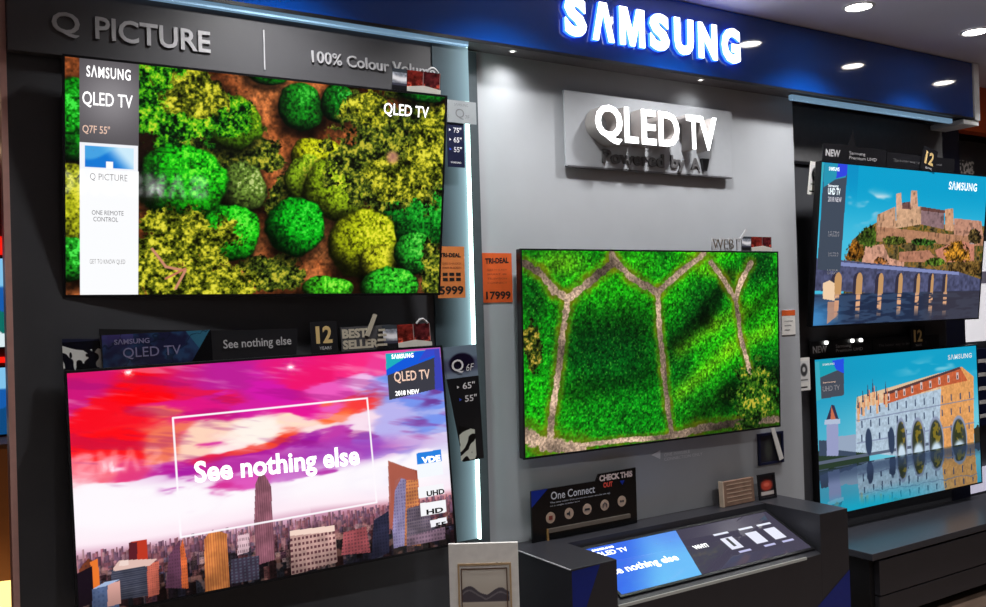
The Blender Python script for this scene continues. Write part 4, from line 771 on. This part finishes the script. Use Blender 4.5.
# desk screen
dl = math.hypot(.27, .124)
dsM = Matrix.Translation((2.19, 2.625, .5155)) @ Matrix.Rotation(math.atan2(.124, .27), 4, 'X')
ds = thing('desk_screen', 'wide flat information screen lying on the sloping console desk', 'screen', dsM)
P = Pic(120, 1.09/dl); A = P.asp
P.c[:] = 0; P.c += np.array((70, 66, 84)); 
dv = A*.385+.55*(1-P.b)*.62; lf = (P.a < dv).astype(float); P.mix(lf, (110, 190, 250)); P.mix(lf*sstep(P.a+.7*P.b, 1.5, .7), (60, 110, 236)); P.mix(lf*sstep(P.b, .6, .0)*sstep(P.a, .9, 1.5)*.6, (90, 130, 240))
for x_ in (2.28, 2.80, 3.20):
    P.rect(x_, .26, x_+.30, .30, (236, 240, 255)); P.rect(x_+.03, .38, x_+.27, .66, (236, 238, 255)); P.rect(x_+.10, .72, x_+.34, .76, (196, 196, 236))
P.mul(((P.a > 2.4) & (P.a < 2.46) & (P.b > .4) & (P.b < .6)), .3)
pic_mesh('screen', P, m_scr, ds, .012, .012, 1.088, dl-.012, z=.004)
MB().ring(1.10, dl, .012, 0, .006, x0=0).build('bezel', m_black, ds); MB().box(0.002, 1.098, .002, dl-.002, -.004, .002).build('housing', m_black, ds)
s_ = [c for c in ds.children if c.name.startswith('screen')][0]
text('caption', 'See nothing else', m_capt, s_, .03, .105, .40, .155, z=.0052, offset=.015)
text('caption', 'QLED TV', m_capt, s_, .06, .222, .22, .252, z=.0052, offset=.015)
text('caption', 'SΛMSUNG', m_capt, s_, .06, .262, .17, .274, z=.0052, offset=.04)
text('caption', 'WHY?', m_capt, s_, .52, .15, .60, .175, z=.0052, offset=.02)

# black One Connect board behind the console
oc = thing('information_board', 'black One Connect board standing behind the console with a row of round icons', 'information board', wallM(2.045, 2.985, .672))
W_ = .545
MB().prism([(0, 0), (W_, 0), (W_, .236), (W_*.63, .232), (W_*.60, .205), (0, .205)], -.004, .004).build('board', mat('gloss black board', (10, 10, 12), rough=.2), oc)
MB().prism([(0, .205), (.08, .205), (0, .14)], .004, .005).build('corner_triangle', m_tri, oc)
m_ic = mat('bronze icon print', (176, 150, 128), rough=.5)
text('heading', 'One Connect', m_ltr, oc, .095, .158, .32, .190, z=.0045, offset=.01)
text('caption', 'CHECK THIS', mat('pink grey print', (196, 176, 170), rough=.5), oc, .345, .200, .525, .226, z=.0045, offset=.05); text('caption', 'OUT', mat('red print', (214, 70, 56), rough=.5), oc, .365, .172, .415, .194, z=.0045, offset=.04)
MB().prism([(.455, .190), (.48, .190), (.468, .172)], .004, .005).build('pointer', m_tri, oc)
text('small_print', 'The one cable that connects your whole set up', m_ltr, oc, .09, .142, .40, .150, z=.0045); text('small_print', 'to a single hidden box', m_ltr, oc, .09, .130, .24, .137, z=.0045)
for k in range(5):
    cx = .09+.093*k; cy = .088+.004*k
    b_ = MB().cyl((cx, cy, .004), .0225, .0015, n=24); ic = b_.build('icon', m_ic, oc)
    g_ = MB()
    if k == 0: g_.box(cx-.009, cx+.009, cy-.008, cy+.008, .0055, .0065)
    elif k == 1: g_.prism([(cx-.012, cy-.004), (cx-.004, cy-.004), (cx+.004, cy-.012), (cx+.004, cy+.012), (cx-.004, cy+.004), (cx-.012, cy+.004)], .0055, .0065)
    elif k == 2: g_.prism([(cx-.013, cy-.004), (cx+.013, cy-.004), (cx+.013, cy+.004), (cx-.013, cy+.004)], .0055, .0065)
    elif k == 3: g_.tube([(cx-.010, cy-.010, .006), (cx-.010, cy+.002, .006), (cx, cy+.011, .006), (cx+.010, cy+.002, .006), (cx+.010, cy-.010, .006)], .0022)
    else: g_.cyl((cx-.006, cy, .0055), .005, .001, n=12).cyl((cx+.006, cy, .0055), .005, .001, n=12)
    g_.build('glyph', mat('red brown glyph', (120, 44, 30), rough=.5) if k == 0 else m_iblk, ic)
MB().box(.075, .50, .030, .046, .004, .014).build('ledge', mat('dull silver ledge', (120, 112, 104), rough=.3, metal=.4), oc)
MB().box(.070, .076, -.0, .046, .004, .010).build('ledge_upright', mat('brass edge', (170, 130, 80), rough=.4), oc)

# two little blocks on the console ledge
t = thing('card_block', 'wood coloured little card block standing on the console ledge', 'card block', wallM(3.09, 2.955, .672, -.05, .02))
MB().box(0, .205, 0, .112, -.02, .0).build('block', mat('brown grained block', (128, 100, 84), rough=.5, var=.25, nscale=20), t, bevel=.002)
b_ = MB()
for k in range(5): b_.box(.02, .185, .018+.019*k, .022+.019*k, 0, .0008)
b_.build('print_line', mat('pale brown print', (176, 150, 130), rough=.5), t); MB().box(-.008, .0, 0, .115, -.022, .002).build('edge', mat('pale wooden edge', (190, 170, 150), rough=.5), t)
t = thing('picture_block', 'small black framed card with a red picture at the right end of the console ledge', 'picture frame', wallM(3.315, 2.955, .672, -.08, .0))
MB().ring(.115, .118, .010, 0, .010, x0=0).build('frame', m_black, t); MB().box(.004, .111, .004, .114, -.003, .002).build('backing', m_black, t)
P = Pic(60, 1.0); P.c[:] = 0; P.c += np.array((40, 30, 34)); P.ell(.5, .45, .42, .26, (176, 60, 44), .3); P.ell(.5, .42, .2, .1, (214, 100, 80), .4); P.rect(0, .74, 1, .9, (190, 180, 176)); pic_mesh('print', P, m_print, t, .010, .010, .105, .108, z=.004)

# ------------------------------------------------------------------ white poster on a stand
pw, ph = .225, .46
pM = Matrix.Translation(((1.537, 2.524)[0], (1.537, 2.524)[1], .386)) @ Matrix.Rotation(-yaw, 4, 'Z') @ Matrix.Rotation(math.pi/2, 4, 'X')
ps = thing('poster_stand', 'white card poster with a framed mountain picture standing at the left of the console', 'poster', pM)
MB().box(-pw/2, pw/2, .012, ph, -.012, .0).build('board', m_white, ps, bevel=.001)
MB().box(-pw/2, pw/2, .0, .012, -.09, .05).build('foot', m_white, ps)
P = Pic(160, .6); n = P.noise(6, 4, 3); P.c[:] = 0; P.c += np.array((206, 198, 186))
P.mix(sstep(P.b, .22, .0), (222, 216, 206)); ridge = .20-.035*np.sin(P.a*16)-.05*(n-.5); P.mix((P.b > ridge)*(P.b < .30), (84, 78, 88)); P.mix((P.b > ridge+.03)*(P.b < ridge+.045)*.6, (150, 146, 150)); P.mix(sstep(P.b, .28, .34), (196, 186, 172))
br_ = P.noise(13, 9, 3); P.mix(sstep(br_, .5, .6)*(P.b > .42)*(P.b < .62)*(P.a > .2+.3*(P.b-.4)), (96, 76, 66)); P.mix((P.b > .62)*.8, (214, 208, 198))
pic_mesh('print', P, m_print, ps, -pw/2+.038, .02, pw/2-.032, ph-.082, z=.0008)
MB().ring(pw-.052, ph-.078, .006, 0, .004, y0=.014, x0=-pw/2+.028).build('inner_frame', mat('tan frame', (190, 162, 126), rough=.5), ps)
MB().ring(pw-.075, ph-.10, .003, 0, .0035, y0=.02, x0=-pw/2+.038).build('print_border', mat('brown frame line', (96, 70, 54), rough=.5), ps)
text('small_print', 'The Frame', m_iblk, ps, .04, ph-.068, .078, ph-.062, z=.001)

# ------------------------------------------------------------------ ceiling lamps
first = None
for i, (x, y, lv) in enumerate(LAMPS):
    row = 'front row of ceiling lamps above the fascia' if y > 2 else 'added fill lamps over the shop floor'
    t = thing('ceiling_downlight', '', 'ceiling light', Matrix.Translation((x, y, 2.93)))
    t['label'] = {4: 'round recessed ceiling downlight nearest the right end of the blue fascia', 3: 'round recessed ceiling downlight above the right part of the SAMSUNG sign'}.get(i, 'round recessed ceiling downlight of the %s' % ('row along the fascia, outside the picture' if y > 2 else 'unseen shop floor, added for general fill'))
    t['group'] = row
    if first is None:
        b_ = MB(); n = 32
        for k in range(n):
            a0, a1 = 2*math.pi*k/n, 2*math.pi*(k+1)/n
            f_ = lambda r, a, z: (r*math.cos(a), r*math.sin(a), z)
            b_.add([f_(.072, a0, -.001), f_(.072, a1, -.001), f_(.058, a1, -.007), f_(.058, a0, -.007)], [(0, 1, 2, 3)]); b_.add([f_(.058, a0, -.007), f_(.058, a1, -.007), f_(.054, a1, -.002), f_(.054, a0, -.002)], [(0, 1, 2, 3)])
        r_ = b_.build('rim', m_rim, t); d_ = MB().cyl((0, 0, -.004), .054, .002).build('lamp_disc', m_lamp, t); first = (r_, d_)
    else:
        for c in first:
            c2 = c.copy(); COL.objects.link(c2); c2.parent = t
    ld = bpy.data.lights.new('downlight_beam', 'SPOT'); ld.energy = DOWN_W*lv; ld.spot_size = R(125); ld.spot_blend = .8; ld.shadow_soft_size = .05; ld.color = (1, .985, .97)
    lo = bpy.data.objects.new('downlight_beam', ld); COL.objects.link(lo); lo.parent = t; lo.location = (0, 0, -.015)

# ------------------------------------------------------------------ next bay on the right and the shop seen past the left edge
nb = thing('neighbour_stand', 'orange topped dark stand of the next brand beyond the right end of the fascia', 'shop stand', Matrix.Translation((5.9, 3.4, 0)))
part('header_board', MB().box(5.30, 8.5, 3.22, 3.3, 2.64, 2.93), m_oheader, nb)
part('side_column', MB().box(5.27, 5.55, 3.24, 3.5, .0, 2.64), mat('near black navy laminate', (20, 22, 40), rough=.4), nb)
part('back_board', MB().box(5.55, 8.5, 3.45, 3.5, .0, 2.64), m_dark, nb)
def back(name, label, cat, x0, x1, z0, z1, m, Y=3.4, d=.03):
    t = thing(name, label, cat, Matrix.Translation(((x0+x1)/2, Y, z0))); return t
t = thing('shelf_box', 'black and white patterned carton beyond the hilltop castle screen, top right', 'box', Matrix.Translation((5.62, 3.3, 2.3)))
P = Pic(60, 1.6); P.c[:] = 0; P.c += 60.0; n = P.noise(14, 3, 1); P.mix(sstep(n, .45, .55), (190, 186, 182)); pic_mesh('print', P, m_print, t, 0, 0, .34, .16, z=.0, M=None)
t.children[0].matrix_local = Matrix.Translation((-.2, -.03, 0)) @ Matrix.Rotation(math.pi/2, 4, 'X')
MB().box(-.2, .14, -.028, .09, 0, .16).build('carton', m_white, t)
t = thing('white_banner', 'tall white banner just right of the hilltop castle screen', 'banner', Matrix.Translation((5.85, 3.36, 1.3)))
MB().box(-.16, .3, 0, .012, .0, .66).build('panel', mat('bright white banner', (246, 244, 250), rough=.6, emit=.55), t); MB().box(-.16, .3, -.004, 0, .38, .46).build('grey_band', mat('lilac grey', (150, 146, 170), rough=.6), t); MB().box(-.3, -.17, 0, .012, .02, .14).build('corner_flap', m_white, t)
t = thing('pale_panel', 'pale white panel with added glow at the right edge beside the river chateau screen', 'panel', Matrix.Translation((5.95, 3.40, .3)))
MB().box(-.3, .4, 0, .012, .0, .16).build('panel', mat('pale lilac panel', (226, 222, 244), rough=.6, emit=.5), t)  # glow put into the material of a plain white panel
t = thing('speckled_box', 'dark carton with pale lettering at the right edge beside the river chateau screen', 'box', Matrix.Translation((5.82, 3.34, .75)))
MB().box(-.05, .3, 0, .1, 0, .5).build('carton', m_navy, t)
for k in range(5): MB().box(-.02, .12+.02*(k % 3), -.002, 0, .05+.09*k, .075+.09*k).build('print_line', m_white, t)

m_red = mat('red lit band', (255, 30, 16), emit=1.0)
t = thing('red_display_wall', 'dark red display wall with a glowing red band beyond the left panel edge', 'shop stand', Matrix.Translation((.3, 4.55, 0)))
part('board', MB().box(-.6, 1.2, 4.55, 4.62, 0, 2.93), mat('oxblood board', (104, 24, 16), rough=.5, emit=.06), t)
part('red_band', MB().box(-.6, 1.2, 4.54, 4.55, 1.905, 1.985), m_red, t); part('red_band', MB().box(-.6, 1.2, 4.54, 4.55, 1.43, 1.455), m_red, t)
part('top_lamp', MB().box(-.2, .345, 4.50, 4.55, 2.35, 2.375), mat('warm lamp', (255, 220, 170), emit=3), t); part('top_lamp', MB().box(-.2, .345, 4.50, 4.55, 2.55, 2.58), mat('warm lamp', (255, 220, 170)), t)
def far_tv(label, z0, z1, seed):
    t = thing('far_television', label, 'television', wallM(.0, 4.5, z0)); P = Pic(90, 1.78); n = P.noise(3, seed, 3); P.c[:] = 0; P.c += np.array((130, 196, 236))
    P.mix(sstep(P.b, .3, .34), (20, 90, 170)); P.mix((P.b > .5+.3*n)*.9, (12, 70, 120) if seed == 1 else (10, 110, 90)); P.mix(((P.b > .82)*(n > .45)).astype(float), (220, 236, 240)); hh = z1-z0
    pic_mesh('screen', P, m_scr, t, -hh*1.0, 0, .39, hh, z=0); MB().box(-hh*1.0-.01, .40, -.008, hh+.008, -.03, -.002).build('housing', m_plast, t)
far_tv('upper sliver of a far television with blue picture at the left edge', 1.50, 1.885, 2); far_tv('lower sliver of a far television with a sea picture at the left edge', 1.12, 1.41, 1)
t = thing('wood_cabinet', 'brown wooden cabinet beyond the left panel edge', 'cabinet', Matrix.Translation((.1, 4.3, 0)))
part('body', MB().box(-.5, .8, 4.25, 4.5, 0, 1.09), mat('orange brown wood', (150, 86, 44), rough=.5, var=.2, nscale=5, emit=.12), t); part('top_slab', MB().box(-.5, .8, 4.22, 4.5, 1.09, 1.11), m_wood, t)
t = thing('table_lamp', 'small glowing yellow lamp shade low at the left edge', 'lamp', Matrix.Translation((.27, 4.05, 0)))
part('shade', MB().cyl((.27, 4.05, .36), .045, .22, r2=.07), mat('lamp shade glow', (255, 216, 130), emit=2.0), t); part('stem', MB().cyl((.27, 4.05, 0), .012, .36), m_black, t)
# low red signs facing the trims

# small spots added in the fascia soffit to brighten the grey wall below
for x, lab in ((2.0, 'small added spot under the fascia at the left end of the grey wall'), (3.02, 'small added spot under the fascia above the QLED TV sign')):
    d_ = thing('added_soffit_spot', lab, 'ceiling light', Matrix.Translation((x, 2.955, 2.612)))
    MB().cyl((0, 0, -.003), .016, .003).build('rim', m_rim, d_); MB().cyl((0, 0, -.0035), .009, .001).build('lamp_disc', mat('small lamp disc', (255, 250, 240), emit=3), d_)
    ld = bpy.data.lights.new('spot_beam', 'SPOT'); ld.energy = 3.8 if x < 2.5 else 1.3; ld.spot_size = R(150); ld.spot_blend = 1.0; ld.shadow_soft_size = .04; ld.color = (1, .99, .97)  # wide cone fills the fascia's shadow on the wall
    lo = bpy.data.objects.new('spot_beam', ld); COL.objects.link(lo); lo.parent = d_; lo.location = (0, 0, -.01)
# behind the viewer, seen as glints in the glossy screens: two pendant lamps added for them and a lit sign on a counter
for x, z in ((1.26, 1.98), (2.75, 1.94)):
    d_ = thing('added_glint_lamp', 'dome shaded pendant lamp behind the viewer, ' + ('nearer the left wall' if x < 2 else 'nearer the right wall'), 'lamp', Matrix.Translation((x, -3.0, z)))
    b_ = MB()
    for k in range(8):
        a0, a1 = math.pi*k/8-math.pi/2, math.pi*(k+1)/8-math.pi/2
        b_.cyl((0, 0, .012+.026*math.sin(a0)), max(.026*math.cos(a0), .0005), .026*(math.sin(a1)-math.sin(a0)), n=16, r2=max(.026*math.cos(a1), .0005))
    b_.build('bulb', mat('lamp bulb', (255, 252, 244), emit=110, rough=.4), d_)
    sh = MB(); prof = [(.12, -.012), (.118, .0), (.09, .05), (.05, .085), (.02, .10)]; n = 24  # added shade, shaped to hide the bulb from the upper left screen
    for (r0, z0), (r1, z1) in zip(prof[:-1], prof[1:]):
        for rr0, rr1 in ((r0, r1), (r0-.003, r1-.003)):
            for q in range(n):
                a0, a1 = 2*math.pi*q/n, 2*math.pi*(q+1)/n
                sh.add([(rr0*math.cos(a0), rr0*math.sin(a0), z0), (rr0*math.cos(a1), rr0*math.sin(a1), z0), (rr1*math.cos(a1), rr1*math.sin(a1), z1), (rr1*math.cos(a0), rr1*math.sin(a0), z1)], [(0, 1, 2, 3)])
    sh.build('shade', m_black, d_); MB().cyl((0, 0, .10), .004, 2.93-z-.10).build('cord', m_black, d_)
# counter behind the viewer with a lit sign (its mirror image shows in the lower left screen)
ct2 = thing('service_counter', 'service counter behind the viewer', 'counter', Matrix.Translation((.9, -4.2, 0)))
part('body', MB().box(-.2, 2.2, -4.5, -4.0, 0, 1.04), m_con, ct2); part('top_slab', MB().box(-.25, 2.25, -4.55, -3.95, 1.04, 1.07), m_wood, ct2)
cs = thing('counter_sign', 'lit SAMSUNG lettering standing on the service counter behind the viewer', 'sign', Matrix.Translation((1.66, -4.0, 1.07)) @ Matrix.Rotation(math.pi, 4, 'Z') @ Matrix.Rotation(math.pi/2, 4, 'X'))
m_cs = mat('counter sign face', (255, 255, 255), emit=3)
for k, ch in enumerate('SΛMSUNG'): text('letter', ch, m_cs, cs, .21*k, 0.01, .21*k+.175, .23, z=.0, offset=.04, depth=.02)
MB().box(-.02, 1.47, 0, .01, -.02, .03).build('base_rail', m_black, cs)
